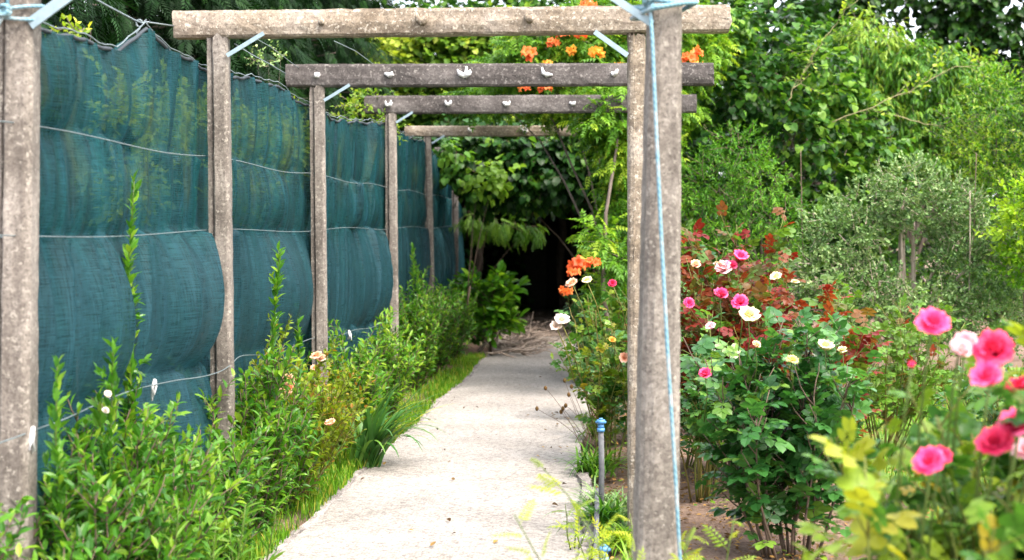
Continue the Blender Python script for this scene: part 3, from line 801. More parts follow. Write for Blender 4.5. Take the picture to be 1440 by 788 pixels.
PM['cream'] = petal_mat('cream_petal', [(0, (.62, .50, .22)), (.6, (.72, .66, .45)), (1, (.76, .74, .62))])
PM['yellow'] = petal_mat('soft_yellow_petal', [(0, (.75, .60, .13)), (1, (.85, .76, .36))])
PM['peach'] = petal_mat('peach_petal', [(0, (.70, .30, .18)), (.6, (.78, .48, .36)), (1, (.82, .64, .55))])
PM['white'] = petal_mat('white_petal', [(0, (.68, .50, .50)), (1, (.76, .72, .71))])
PM['orange'] = petal_mat('orange_trumpet_petal', [(0, (.68, .09, .03)), (.5, (.78, .23, .06)), (1, (.82, .44, .16))])
PM['gold'] = petal_mat('golden_trumpet_petal', [(0, (.80, .28, .03)), (1, (.86, .48, .10))])

# ------------------------------------------------------------------ blooms (meshes shared by copies)
def rose_mesh(name, seed, openness=1.0, rings=5):
    rg = np.random.default_rng(seed); A = Acc()
    for r_ in range(rings):
        u = r_ / max(rings - 1, 1)
        n = [3, 4, 5, 6, 7, 7][r_]
        for k in range(n):
            az = k / n * 2 * PI + r_ * .7 + rg.normal(0, .15)
            th1 = (.05 + 1.25 * u ** 1.1) * openness + rg.normal(0, .2)
            Lp = .60 * (.72 + .4 * u) * rg.uniform(.9, 1.1); Wd = .36 * (.55 + .65 * u)
            nv, nu = 6, 6
            v = np.linspace(0, 1, nv)
            ang = th1 * (.25 + .75 * v) + (.75 * u) * np.clip(v - .7, 0, 1) * 3
            dr = np.sin(ang) / (nv - 1) * Lp; dh = np.cos(ang) / (nv - 1) * Lp
            rr = .03 + .07 * u + np.cumsum(dr); hh = .02 - .05 * u + np.cumsum(dh)
            w = Wd * np.sin(PI * (.12 + .74 * v)) ** .7
            uu = np.linspace(-1, 1, nu)
            G = np.zeros((nv, nu, 3))
            for a in range(nv):
                ruf = .05 * np.sin(uu * 4.5 + az * 3 + r_) * v[a] ** 1.5 - .05 * v[a] ** 3 * np.exp(-(uu / .25) ** 2)
                rad = rr[a] - .25 * w[a] * uu ** 2 * (1 - .6 * u) + ruf
                tx = uu * w[a]
                G[a, :, 0] = math.cos(az) * rad - math.sin(az) * tx
                G[a, :, 1] = math.sin(az) * rad + math.cos(az) * tx
                G[a, :, 2] = hh[a] - .04 * v[a] * uu ** 2 + ruf
            i, j = np.meshgrid(np.arange(nv - 1), np.arange(nu - 1), indexing='ij'); q = (i * nu + j).ravel()
            T = np.concatenate([np.stack([q, q + 1, q + nu + 1], -1), np.stack([q, q + nu + 1, q + nu], -1)])
            tint = np.repeat(.15 + .6 * v * (0.5 + .5 * u), nu) + rg.normal(0, .12)
            A.add(G.reshape(-1, 3), T, np.clip(tint, 0, 1))
    # green calyx and hip
    me = make_mesh(name, np.concatenate(A.V), np.concatenate(A.T), np.concatenate(A.C), True)
    return me
def bud_mesh(name, seed): return rose_mesh(name, seed, .12, 3)
def trumpet_mesh(name, seed, bud=False):
    rg = np.random.default_rng(seed); A = Acc()
    prof = [(0, .09), (.15, .085), (.4, .11), (.65, .15), (.82, .19), (.93, .30), (1.0, .47), (.99, .56)] if not bud else [(0, .07), (.3, .09), (.6, .13), (.8, .14), (.95, .07), (1.0, .01)]
    ns = 20; V = []; C = []
    for k, (z, r) in enumerate(prof):
        th = np.arange(ns) / ns * 2 * PI
        lob = 1 + ((.26 * np.cos(5 * th) if k >= len(prof) - 2 else .06 * np.cos(5 * th)) if not bud else 0)
        rr = r * lob
        V.append(np.stack([np.cos(th) * rr, np.sin(th) * rr, np.full(ns, z) - (.07 * np.maximum(0, -np.cos(5 * th)) if k >= len(prof) - 2 and not bud else 0)], -1))
        C.append(np.full(ns, .75 - .55 * z) + rg.normal(0, .05, ns))
    V = np.concatenate(V); m = len(prof)
    i, j = np.meshgrid(np.arange(m - 1), np.arange(ns), indexing='ij'); j2 = (j + 1) % ns
    T = np.concatenate([np.stack([i * ns + j, i * ns + j2, (i + 1) * ns + j2], -1).reshape(-1, 3), np.stack([i * ns + j, (i + 1) * ns + j2, (i + 1) * ns + j], -1).reshape(-1, 3)])
    A.add(V, T, np.concatenate(C))
    return A
def truss_mesh(name, seed, n_open, n_bud):
    """A cluster of trumpet flowers and buds on one stalk."""
    rg = np.random.default_rng(seed); A = Acc()
    for k in range(n_open + n_bud):
        F = trumpet_mesh('x', seed + k, k >= n_open)
        d = unit(np.array([rg.normal(0, .8), -abs(rg.normal(.55, .5)), rg.uniform(-.1, .9)]))
        z = d; x = unit(np.cross(z, [.2, .9, .3])); y = np.cross(z, x)
        s = rg.uniform(.8, 1.1) * (.8 if k >= n_open else 1)
        V = np.concatenate(F.V) * s
        W = V[:, :1] * x + V[:, 1:2] * y + V[:, 2:] * z + rg.normal(0, .12, 3)
        A.add(W, np.concatenate(F.T), np.clip(np.concatenate(F.C) + rg.normal(0, .15), 0, 1))
    return make_mesh(name, np.concatenate(A.V), np.concatenate(A.T), np.concatenate(A.C), True)
ROSES = [rose_mesh('rose_bloom', 1, .82, 6), rose_mesh('rose_bloom', 2, .7, 5), rose_mesh('rose_bloom', 3, .95, 6), rose_mesh('rose_bloom', 4, .55, 5)]
BUD = bud_mesh('rose_bud', 9)
TRUSS = [truss_mesh('trumpet_truss', 20, 5, 4), truss_mesh('trumpet_truss', 40, 7, 3), truss_mesh('trumpet_truss', 60, 3, 6)]
def bloom(parent, p, size, mat, rng, mesh=None, name='bloom', label=None, face=(0, -.5, .8)):
    me = mesh or ROSES[rng.integers(len(ROSES))]
    key = me.name + '|' + mat.name
    if key not in _bl:
        c = me.copy(); c.materials.append(mat); _bl[key] = c
    o = bpy.data.objects.new(name, _bl[key]); COL.objects.link(o); o.parent = parent
    o.location = tuple(p); o.scale = (size,) * 3
    d = Vector(tuple(unit(np.array(face) + rng.normal(0, .25, 3))))
    o.rotation_euler = d.to_track_quat('Z', 'Y').to_euler()
    if label: o['label'] = label
    return o
_bl = {}

def plant(name, label, cat, loc, group, L, W, shape, lm, sm, foliage='foliage', stem='stem', smooth=False):
    t = thing(name, label, cat, loc, group)
    if L is not None and L.count(): L.build(foliage, shape, lm, t, smooth)
    if W is not None and W.n: W.build(stem, sm, t)
    return t
def loc_of(t): return np.array(t.location)

# ================================================================== left border
GL = 'shrubs along the foot of the net fence'
LEFT = [  # px top centre, y, height, spread, stems, seed, tint, label
    (60, 4.35, .80, .24, 20, 1, .42, 'dense dark green privet bush at the foot of the left near post'),
    (150, 4.75, .92, .30, 30, 2, .48, 'tall leafy privet bush in the near left corner with small white flowers'),
    (235, 5.15, .80, .28, 30, 3, .62, 'brighter green privet bush in front of the net belly, second from the near corner'),
    (300, 5.75, .72, .26, 26, 4, .45, 'dark low privet bush below the first net bulge'),
    (335, 6.45, .96, .25, 26, 5, .55, 'upright privet bush just past the palest-beam post'),
    (395, 6.95, .88, .24, 22, 6, .45, 'privet bush between the second bay net and the yellow rose bush'),
    (505, 8.9, .78, .24, 22, 7, .55, 'mid green shrub behind the strap-leaved clump'),
    (530, 10.2, .78, .26, 22, 8, .62, 'pale green shrub wrapped round the fourth frame post'),
    (583, 12.2, .95, .30, 28, 9, .5, 'tall shrub against the net just beyond the fourth frame post'),
    (622, 13.4, .95, .30, 28, 10, .48, 'bushy shrub beside the slim fifth frame post'),
    (640, 14.6, .80, .28, 24, 11, .42, 'last dark shrub before the pruned sticks'),
]
for px, y, h, sp, ns, seed, tn, lab in LEFT:
    rg = np.random.default_rng(100 + seed)
    L, W = Leaves(), Acc()
    x = -1.66 if seed > 2 else at(px, 315, y)[0] * .5 - .86
    h *= (.98, .88, .9, .85, 1.0, .62)[seed - 1] * 1.0 if seed < 7 else 1.0
    shrub(rg, L, W, int(ns * 1.6), h * 1.04, sp * .85, .066, .015, 9, .2, .0055, .10, .95, (tn + .08, .25), 0.0, (0.04, -.03), .08, .12, .08, .8, (.08, 1.0))
    t = plant('privet_shrub', lab, 'shrub', (x, y, -.02), GL, L, W, PRIVET, LM['privet'], M['stem_brown'])
    if seed == 2:
        for q in ((150, 556), (147, 580), (118, 680)):
            p = at(q[0], q[1], 4.55) - loc_of(t)
            bloom(t, p, .022, PM['white'], rg, ROSES[3], 'flower')
# the blurred sprig at the very left edge
rg = np.random.default_rng(77); L, W = Leaves(), Acc()
shrub(rg, L, W, 9, .78, .15, .055, .024, 4, .14, .004, .1, .95, (.7, .15), 0, (0, 0), .3)
plant('privet_shrub', 'small bright sprig in front of the left near post, cut by the picture edge', 'shrub', (-1.60, 3.72, -.02), GL, L, W, PRIVET, LM['privet'], M['stem_brown'])

# tall climbing shoots against the net
for px0, y, z0, z1, seed, lab, lm in ((200, 5.25, .5, 1.60, 1, 'tallest thin leafy shoot climbing the first bay of the net', 'privet'),
                                      (352, 6.95, .5, 1.31, 2, 'thin leafy shoot climbing the second bay of the net', 'privet'),
                                      (584, 12.6, .4, 1.25, 3, 'thin leafy shoot climbing the fourth bay of the net', 'privet'),
                                      (412, 7.75, .5, .98, 4, 'short stiff shoot poking up before the third frame post', 'privet'),
                                      (75, 4.28, .45, 1.02, 5, 'lone leafy shoot beside the left near post', 'privet'),
                                      (136, 4.62, .5, 1.06, 6, 'forked leafy shoot standing above the near privet bushes', 'privet')):
    rg = np.random.default_rng(300 + seed); L, W = Leaves(), Acc()
    base = at(px0, 315, y); x = -1.64 if seed in (1, 2) else max(base[0], -1.66)
    if seed == 1: x = (200 - 850) / 2000 * y
    h = z1
    for k in range(2 if seed in (1, 6, 3) else 1):
        st = shoot(rg, (rg.normal(0, .015), rg.normal(0, .02), 0), (rg.normal(0, .03), rg.normal(0, .03), 1), h * (1 - .18 * k), 14, .25, .05)
        st[:, 0] = np.clip(st[:, 0], -.04, .06)
        W.tube(st, np.linspace(.006, .002, len(st)), 5, .4)
        leafy(rg, L, st, .008, .068, .7, .3, (.55, .22), .6, 0, .3)
        for q in range(7):
            t_ = rg.uniform(.35, .85); q0, tg = along(st, np.array([t_]))
            tw = shoot(rg, q0[0], (rg.normal(0, .5), rg.normal(0, .4), .8), .10, 3, .1, .1)
            leafy(rg, L, tw, .011, .055, .8, .1, (.55, .22))
    plant('climbing_shoot', lab, 'climbing shoot', (x, y, -.02), 'shoots climbing the net', L, W, PRIVET, LM[lm], M['stem_green'])

# rose bushes with yellowish foliage and peach blooms
for px, y, h, sp, ns, seed, lab, fl in ((430, 7.15, .92, .27, 52, 1, 'yellow-green rose bush with peach blooms in front of the third frame post', [(403, 536, .055), (410, 548, .055), (399, 551, .05), (446, 505, .05), (452, 508, .045), (466, 598, .045)]),
                                    (478, 8.1, .70, .24, 30, 2, 'low reddish yellow rose bush leaning towards the strap-leaved clump', [(440, 520, .04)])):
    rg = np.random.default_rng(400 + seed); L, W = Leaves(), Acc()
    x = -1.60 if seed == 1 else -1.68
    shrub(rg, L, W, ns, h, sp, .040, .013, 8, .2, .005, .08, .95, (.58, .25), 0, (.02, -.04), .1, .08, .1)
    t = plant('rose_bush', lab, 'rose bush', (x, y, -.02), 'roses on the left border', L, W, OVAL, LM['yellowrose'], M['stem_red'])
    for a, b2, s in fl:
        p = at(a, b2, y - .33) - loc_of(t)
        bloom(t, p, s, PM['peach'], rg)

# strap-leaved clump
rg = np.random.default_rng(41); A = Acc()
def strap(A, p0, az, length, w, bend, rg, tint, lift=1.35):
    n = 9; P = [np.array(p0, float)]; el = lift
    for i in range(n):
        el -= bend / n * (1 + i * .25)
        P.append(P[-1] + np.array([math.cos(az) * math.cos(el), math.sin(az) * math.cos(el), math.sin(el)]) * length / n)
    P = np.array(P); side = np.array([-math.sin(az), math.cos(az), 0])
    t = np.linspace(0, 1, n + 1); ww = w * np.minimum(1, .75 + t) * (1 - t ** 3) + .0006
    nrm = np.array([-math.cos(az) * .3, -math.sin(az) * .3, .2])
    V = np.stack([P - side * ww[:, None] + nrm * ww[:, None] * .5, P, P + side * ww[:, None] + nrm * ww[:, None] * .5], 1).reshape(-1, 3)
    T = []
    for i in range(n):
        a = i * 3
        for c in (0, 1): T += [(a + c, a + c + 1, a + c + 4), (a + c, a + c + 4, a + c + 3)]
    A.add(V, np.array(T), tint)
for k in range(64):
    az = rg.normal(.1, .9) if k < 50 else rg.uniform(0, 6.28)
    strap(A, (rg.normal(0, .03), rg.normal(0, .04), 0), az, rg.uniform(.4, .68), rg.uniform(.010, .016), rg.uniform(.35, 1.1), rg, np.clip(rg.normal(.6, .24), 0, 1), rg.uniform(1.1, 1.5))
t = thing('day_lily', 'arching clump of long strap leaves at the grassy edge of the path', 'lily clump', (-1.37, 8.25, -.01))
A.build('foliage', LM['iris'], t, True)
# lily-like whorled stems
for px, y, h, seed, lab in ((225, 4.75, .56, 1, 'pale spear-leaved lily stems rising among the near privet bushes'), (300, 5.3, .42, 2, 'shorter spear-leaved lily stems near the grass edge')):
    rg = np.random.default_rng(430 + seed); L, W = Leaves(), Acc()
    for k in range(9 if seed == 1 else 6):
        a = rg.uniform(0, 6.28)
        st = shoot(rg, (rg.normal(0, .05), rg.normal(0, .05), 0), (math.cos(a) * .25, math.sin(a) * .25, 1), h * rg.uniform(.7, 1.1), 6, .05, .05)
        W.tube(st, np.linspace(.004, .002, 7), 5, .7)
        leafy(rg, L, st, .011, .10, .95, .15, (.72, .15), .7, .1, .35)
    x = at(px, 315, y)[0]
    x = max(x, -1.62)
    plant('lily_plant', lab, 'lily', (x + .1, y - .12, -.02), None, L, W, NARROW, LM['peach'], M['stem_green'])

# large bright broad-leaved shrub near the tunnel mouth
rg = np.random.default_rng(51); L, W = Leaves(), Acc()
b0 = at(690, 315, 15.2)[0]
for k in range(46):
    a = rg.uniform(0, 6.28); e = rg.uniform(.25, 1.35)
    d = np.array([math.cos(a) * math.cos(e), math.sin(a) * math.cos(e), math.sin(e)])
    st = shoot(rg, (0, 0, rg.uniform(.1, .6)), d + (.0, -.1, .2), rg.uniform(.26, .52), 6, .03, .1)
    W.tube(st, np.linspace(.008, .003, 7), 5, .5)
    leafy(rg, L, st, .012, .15, .9, .45, (.62, .2), .7, .15, .1)
W.tube(np.array([(0, 0, -.05), (.01, 0, .3), (0, .02, .7)]), [.02, .016, .012], 6, .5)
plant('laurel_shrub', 'bright green broad-leaved shrub beside the pile of pruned sticks', 'shrub', (b0, 15.2, 0), None, L, W, BROAD, LM['laurel'], M['stem_brown'])
rg = np.random.default_rng(52); L, W = Leaves(), Acc()
for k in range(36):
    a = rg.uniform(0, 6.28); e = rg.uniform(.2, 1.3)
    d = np.array([math.cos(a) * math.cos(e), math.sin(a) * math.cos(e), math.sin(e)])
    st = shoot(rg, (0, 0, rg.uniform(.05, .4)), d + (.0, -.1, .2), rg.uniform(.25, .5), 6, .03, .1)
    W.tube(st, np.linspace(.007, .003, 7), 5, .5)
    leafy(rg, L, st, .014, .12, .9, .3, (.3, .15), .7, .15, .1)
plant('laurel_shrub', 'darker broad-leaved shrub in the shade behind the fence end', 'shrub', (-1.55, 16.0, 0), None, L, W, BROAD, LM['laurel'], M['stem_brown'])

# ================================================================== right of the path: low strip
def rose_bush(name, label, loc, n, height, spread, leaf, seed, lm, tint, twigs=4, lean=(0, 0), cane='stem_red', spacing=.05, twl=.22, group=None, t0=.3, shape=ROSE, cat='rose bush', base=.07, r=.006, smooth=False):
    rg = np.random.default_rng(seed); L, W = Leaves(), Acc()
    tips = shrub(rg, L, W, n, height, spread, leaf, spacing, twigs, twl, r, .08, 1.05, tint, .12, lean, t0, base, .08, .9, (.35, 1.0))
    t = plant(name, label, cat, loc, group, L, W, shape, lm, M[cane], smooth=smooth)
    return t, tips, rg
GR = 'roses of the right bed'
# tall loose rose at the path's right edge, with orange, peach and white blooms
t, tips, rg = rose_bush('rose_bush', 'loose rose bush with olive and reddish leaves at the right edge of the path', (.02, 8.35, -.02), 11, 1.05, .20, .105, 501, LM['roseyellow'], (.5, .25), 5, (.0, 0), t0=.28, group=GR)
for (a, b2, s, m) in ((790, 455, .075, 'white'), (783, 462, .06, 'white'), (806, 402, .06, 'peach'), (826, 398, .05, 'cream'), (860, 480, .035, 'gold'), (878, 505, .055, 'peach'), (861, 400, .04, 'red')):
    p = at(a, b2, 8.15) - loc_of(t)
    bloom(t, p, s, PM[m], rg, None, 'bloom', {'white': 'white-pink bloom hanging over the path', 'peach': 'peach bloom', 'cream': 'cream bloom', 'gold': 'golden bud', 'red': 'dark red bloom'}[m])
    A = Acc(); A.tube(np.array([p, p + (.05, .05, -.12), p + (.10, .12, -.32)]), .003, 4); A.build('flower_stalk', M['stem_red'], t)
t, tips, rg = rose_bush('rose_bush', 'fresh green rose bush crowding the far right edge of the path', (.03, 10.2, -.02), 12, 1.05, .30, .10, 502, LM['roseyellow'], (.35, .2), 6, group=GR, t0=.12)
t, tips, rg = rose_bush('rose_bush', 'leafy rose bush behind the second right-hand post', (.28, 9.2, -.02), 14, .98, .28, .10, 503, LM['rose'], (.55, .22), 6, group=GR, t0=.12)
t, tips, rg = rose_bush('rose_bush', 'green rose bush in the shade by the tunnel mouth', (.10, 12.4, -.02), 16, 1.1, .38, .10, 504, LM['rose'], (.4, .22), 6, group=GR, t0=.12)
# low tufts along the kerb
def tuft(name, label, cat, loc, n, length, w, lm, seed, bend=(.4, 1.2), group=None, lift=(.7, 1.5)):
    rg = np.random.default_rng(seed); A = Acc()
    for k in range(n):
        strap(A, (rg.normal(0, .035), rg.normal(0, .05), 0), rg.uniform(0, 6.28), length * rg.uniform(.5, 1.1), w * rg.uniform(.7, 1.2), rg.uniform(*bend), rg, np.clip(rg.normal(.5, .25), 0, 1), rg.uniform(*lift))
    t = thing(name, label, cat, loc, group); A.build('foliage', lm, t, True); return t
GT = 'low tufts along the right edge of the path'
tuft('herb_tuft', 'fresh green narrow-leaved tuft beyond the blue-capped stake', 'herb tuft', (-.05, 8.0, 0), 150, .26, .006, LM['peach'], 61, group=GT)
tuft('herb_tuft', 'grey-green lavender-like tuft at the foot of the blue-capped stake', 'herb tuft', (-.02, 7.05, 0), 120, .19, .0045, LM['lav'], 62, group=GT)
tuft('herb_tuft', 'bluish grey tuft between the stake and the pale right post', 'herb tuft', (.06, 6.75, 0), 110, .22, .006, LM['lav'], 63, group=GT)
tuft('herb_tuft', 'yellow-green grassy tuft by the edging board', 'herb tuft', (.08, 6.2, 0), 100, .18, .006, LM['lime'], 64, group=GT)
tuft('herb_tuft', 'pale tuft farther along the path edge by the dry seed heads', 'herb tuft', (-.03, 9.3, 0), 120, .30, .006, LM['hazel'], 65, group=GT)
tuft('herb_tuft', 'dense dark tuft hiding the foot of the taller stake', 'herb tuft', (.0, 6.6, 0), 130, .24, .006, LM['privet'], 67, group=GT)
tuft('herb_tuft', 'bright green tuft at the near side of the edging board', 'herb tuft', (.09, 5.5, 0), 110, .22, .007, LM['lime'], 68, group=GT)
# dry seed heads leaning over the path
rg = np.random.default_rng(66); W = Acc(); H = Acc()
for k in range(9):
    p0 = np.array([rg.normal(0, .03), rg.normal(0, .08), 0]); d = np.array([-rg.uniform(.25, .75), rg.normal(0, .2), 1])
    st = shoot(rg, p0, d, rg.uniform(.28, .46), 6, -.04, .06); W.tube(st, np.linspace(.002, .0012, 7), 4, .4)
    if k == 0: t = thing('poppy_stalk', 'thin dry stalks with dark seed heads leaning over the path', 'seed stalks', (-.07, 8.9, 0))
    c = st[-1]; P = np.array([c + (0, 0, z) for z in (-.014, -.007, .004, .012, .016)])
    H = Acc(); H.tube(P, [.004, .010, .012, .007, .003], 7, .3); H.build('seed_head', LM['dry'], t)
W.build('stem', M['stem_brown'], t)
# blurred yellow-green saplings in front of the thick near post
for loc, h, n, seed, lab in (((.12, 3.65, 0), .92, 4, 1, 'yellow-green feathery sapling in front of the thick near post'), ((.20, 3.95, 0), .66, 5, 2, 'lower feathery sapling at the right foot of the thick near post'),
                             ((-.01, 5.0, 0), .42, 5, 3, 'feathery sapling beside the edging board'), ((.10, 4.6, 0), .5, 6, 4, 'bushy feathery sapling left of the thick near post'),
                             ((-.12, 6.15, 0), .22, 4, 5, 'tiny feathery seedling sprouting through the kerb edging'), ((.30, 4.6, 0), .40, 5, 6, 'greener feathery sapling behind the foot of the thick near post')):
    rg = np.random.default_rng(520 + seed); L, W = Leaves(), Acc()
    for k in range(n):
        a = rg.uniform(0, 6.28)
        st = shoot(rg, (rg.normal(0, .03), rg.normal(0, .03), 0), (math.cos(a) * .3, math.sin(a) * .3, 1), h * rg.uniform(.6, 1.1), 7, .0, .08)
        W.tube(st, np.linspace(.004, .0015, 8), 5, .8)
        leafy(rg, L, st, .035, .12 if seed < 5 else .08, 1.1, .4 if seed < 3 else .15, (.5, .25), .9, .15, .2)
    plant('feathery_sapling', lab, 'sapling', loc, 'feathery saplings on the right edge', L, W, FERNY, LM['sprout'], M['stem_green'])

# irrigation stakes with blue caps
def stake(px, py, y, zb, label, r=.014):
    top = at(px, py, y)
    t = thing('irrigation_stake', label, 'stake', (top[0], y, 0), 'blue-capped irrigation stakes')
    h = top[2]
    A = Acc(); A.tube(np.array([(0, 0, -.1), (.004, 0, h * .5), (0, 0, h - .015)]), r, 10); A.build('pipe', M['board'], t)
    A = Acc()
    for z0, z1, rr in ((h - .035, h - .018, r * 1.35), (h - .018, h + .004, r * 1.1), (h + .004, h + .022, r * 1.5), (h + .022, h + .03, r * .7)):
        A.tube(np.array([(0, 0, z0), (0, 0, z1)]), rr, 12)
    A.tube(np.array([(-.026, -.004, h + .011), (.026, -.004, h + .011)]), .0055, 7)
    A.build('cap', plain_mat('blue_plastic', (.07, .22, .45), .5, 0, .3, 50), t)
    return t
stake(845, 597, 6.9, 0, 'blue-capped grey stake beside the lavender-like tuft')
stake(849, 777, 5.4, 0, 'lower blue-capped stake at the bottom edge, by the edging board')

# ================================================================== right bed
# big green rose bush
t, tips, rg = rose_bush('rose_bush', 'large dark green rose bush with pink and cream blooms in the bare soil', (.80, 6.1, -.02), 21, 1.06, .31, .150, 601, LM['rose'], (.45, .24), 10, (0, 0), 'stem_brown', .044, .24, GR, .16, base=.13, r=.0075)
rb = t
for (a, b2, s, m, yy_) in ((1012, 419, .058, 'pink', 6.1), (1041, 430, .06, 'pink', 6.0), (1052, 450, .075, 'cream', 5.85), (992, 530, .05, 'pink', 5.95), (1160, 492, .06, 'cream', 6.0), (1113, 510, .04, 'yellow', 5.9), (1185, 497, .04, 'cream', 6.1), (1062, 488, .035, 'peach', 6.0)):
    p = at(a, b2, yy_) - loc_of(t)
    bloom(t, p, s, PM[m], rg, None, 'bloom', {'pink': 'hot pink bloom', 'cream': 'cream bloom', 'yellow': 'yellow bud', 'peach': 'peach bloom'}[m])
    A = Acc(); A.tube(np.array([p, p + (.01, .03, -.08), p + (.0, .08, -.2)]), .0024, 4); A.build('flower_stalk', M['stem_green'], t)
t, tips, rg = rose_bush('rose_bush', 'smaller rose bush left of the big green one with a single pink bloom low down', (.50, 7.3, -.02), 14, 1.0, .22, .12, 602, LM['rose'], (.6, .22), 5, group=GR, t0=.38)
bloom(t, at(1001, 462, 6.45) - loc_of(t), .04, PM['pale'], rg)
bloom(t, at(968, 428, 6.45) - loc_of(t), .04, PM['pink'], rg)
# red-leaved roses
t, tips, rg = rose_bush('rose_bush', 'tall red-leaved rose bush with pink blooms behind the big green one', (.68, 8.0, -.02), 24, 1.52, .36, .135, 603, LM['rosered'], (.36, .3), 8, (.0, 0), 'stem_red', .045, .26, GR, .35, base=.12)
for (a, b2, s, m) in ((1018, 383, .085, 'pale'), (1040, 365, .07, 'pink'), (1027, 378, .06, 'pink'), (1012, 378, .06, 'white'), (978, 375, .05, 'peach')):
    bloom(t, at(a, b2, 7.6) - loc_of(t), s, PM[m], rg)
t, tips, rg = rose_bush('rose_bush', 'broad red-tipped rose bush with crimson leaf clusters and small yellow buds', (1.02, 7.3, -.02), 18, 1.18, .40, .135, 604, LM['rosered'], (.36, .33), 8, (.0, 0), 'stem_red', .045, .26, GR, .35, base=.13)
for (a, b2, s, m) in ((1093, 393, .05, 'cream'), (1118, 400, .035, 'cream'), (1163, 490, .045, 'yellow')):
    bloom(t, at(a, b2, 6.95) - loc_of(t), s, PM[m], rg)
t, tips, rg = rose_bush('rose_bush', 'green rose bush with sparse red tips in front of the grey shrub', (1.70, 8.8, -.02), 20, 1.10, .42, .11, 605, LM['rosered'], (.86, .22), 7, (0, 0), 'stem_red', .05, .25, GR, .25, base=.13)
t, tips, rg = rose_bush('rose_bush', 'dense mid green rose bush between the red-leaved ones and the post', (.62, 9.6, -.02), 20, 1.3, .40, .11, 606, LM['rose'], (.62, .22), 7, group=GR, t0=.2)
t, tips, rg = rose_bush('rose_bush', 'low pale rose bush at the back of the soil bed beside the post', (.45, 8.2, -.02), 14, .62, .26, .09, 607, LM['roseyellow'], (.45, .2), 5, group=GR, t0=.2)
t, tips, rg = rose_bush('rose_bush', 'low green rose bush at the lawn edge behind the pink foreground roses', (2.05, 7.4, -.02), 16, .85, .40, .10, 608, LM['rose'], (.55, .22), 6, group=GR, t0=.2)

# foreground pink roses, close to the camera
t, tips, rg = rose_bush('rose_bush', 'close pink rose bush with olive-green leaves at the right edge of the picture', (.905, 3.1, -.02), 46, 1.27, .32, .108, 610, LM['roseyellow'], (.38, .24), 10, (0.03, 0), 'stem_red', .036, .22, GR, .15, ROSE, base=.10, r=.006, smooth=True)
fg = t
for (a, b2, s, m, yd) in ((1310, 463, .072, 'pink', 2.95), (1358, 488, .058, 'pale', 3.0), (1348, 497, .05, 'pale', 2.98), (1398, 502, .085, 'red', 2.9), (1392, 540, .072, 'pink', 2.85), (1436, 552, .06, 'red', 2.9), (1400, 632, .075, 'red', 2.85), (1432, 612, .085, 'pink', 2.8), (1446, 640, .06, 'pale', 2.9), (1310, 655, .065, 'pink', 2.85), (1322, 648, .05, 'red', 2.9), (1282, 516, .022, 'pink', 2.9)):
    p = at(a, b2, yd) - loc_of(t)
    bloom(t, p, s * .8, PM[m], rg, BUD if s < .03 else None, 'bloom', {'pink': 'hot pink bloom', 'pale': 'pale pink bloom', 'red': 'crimson pink bloom'}[m], (-.2, -.6, .7))
    A = Acc(); A.tube(np.array([p, p + (-.01, .02, -.10), p + (-.02, .05, -.28), p * .5 + (0, 0, .0)]), .0028, 5); A.build('flower_stalk', M['stem_green'], t)
t, tips, rg = rose_bush('rose_bush', 'young rose shoot with yellow-olive leaves left of the close pink roses', (.58, 2.85, -.02), 4, 1.12, .05, .15, 611, LM['roseyellow'], (.66, .14), 3, (.02, 0), 'stem_red', .055, .13, GR, .25, base=.04, smooth=True)
t, tips, rg = rose_bush('rose_bush', 'low yellow-olive rose growth in the bottom right corner', (.76, 2.62, -.02), 11, .80, .20, .14, 612, LM['roseyellow'], (.58, .2), 4, (0, 0), 'stem_red', .05, .15, GR, .3, smooth=True)

# ================================================================== right background
def wall_vine(name, label, cat, y, blobs_px, twigs, twl, leaf, spacing, shape, lm, seed, tint, depth=.5, droop=.25, lift=-.05, stem_targets=8, r0=.03, upn=.9, back=.35, sm='bark', foliage='foliage', group=None, base_px=None, out=1.0, trunk='trunk', clump=.2, shell=(.55, 1.1)):
    """blobs_px: (px, py, rx_px, rz_px[, dy])"""
    rg = np.random.default_rng(seed); L, W = Leaves(), Acc()
    bl = []
    for b in blobs_px:
        dy = b[4] if len(b) > 4 else 0
        c = at(b[0], b[1], y + dy)
        s = (y + dy) / 2000.0
        bl.append(((c[0], c[1], c[2]), (b[2] * s, depth * (b[2] + b[3]) * .5 * s + .12, b[3] * s)))
    cx = np.mean([b[0][0] for b in bl]) if base_px is None else at(base_px, 315, y)[0]
    org = np.array([cx, y + .1, 0])
    bl = [((b[0][0] - org[0], b[0][1] - org[1], b[0][2]), b[1]) for b in bl]
    crown(rg, L, W, bl, twigs, twl, leaf, spacing, out, lift, droop, tint, .85, back, upn, .004, shell, clump_tint=clump)
    t = thing(name, label, cat, org, group)
    L.build(foliage, shape, lm, t)
    K = W
    idx = rg.choice(len(bl), min(stem_targets, len(bl)), replace=False)
    limbs(rg, K, (0, 0, -.1), [bl[q][0] for q in idx], r0)
    K.build(trunk, M[sm], t)
    return t

# round-leaved vine wall behind the right posts
wall_vine('climbing_vine', 'tall wall of round-leaved vine behind the right-hand posts', 'vine', 13.6,
          [(1000, 40, 62, 55), (1085, 60, 66, 60, .4), (1150, 110, 60, 52), (1060, 130, 70, 52, -.2), (990, 130, 50, 55), (1180, 175, 62, 50, .2), (1110, 190, 66, 42, -.2), (1010, 195, 60, 45), (1230, 215, 50, 45, .3), (950, 90, 40, 70, .3), (1150, 250, 70, 50), (1050, 280, 80, 60, .3), (1200, 300, 80, 60, .4), (960, 230, 45, 60, .4), (980, 320, 60, 60, .5), (1100, 380, 120, 70, .7), (960, 420, 90, 80, .8)],
          2000, .24, .096, .036, HEART, LM['vine'], 701, (.58, .27), stem_targets=9, r0=.035, droop=.4, clump=.15)
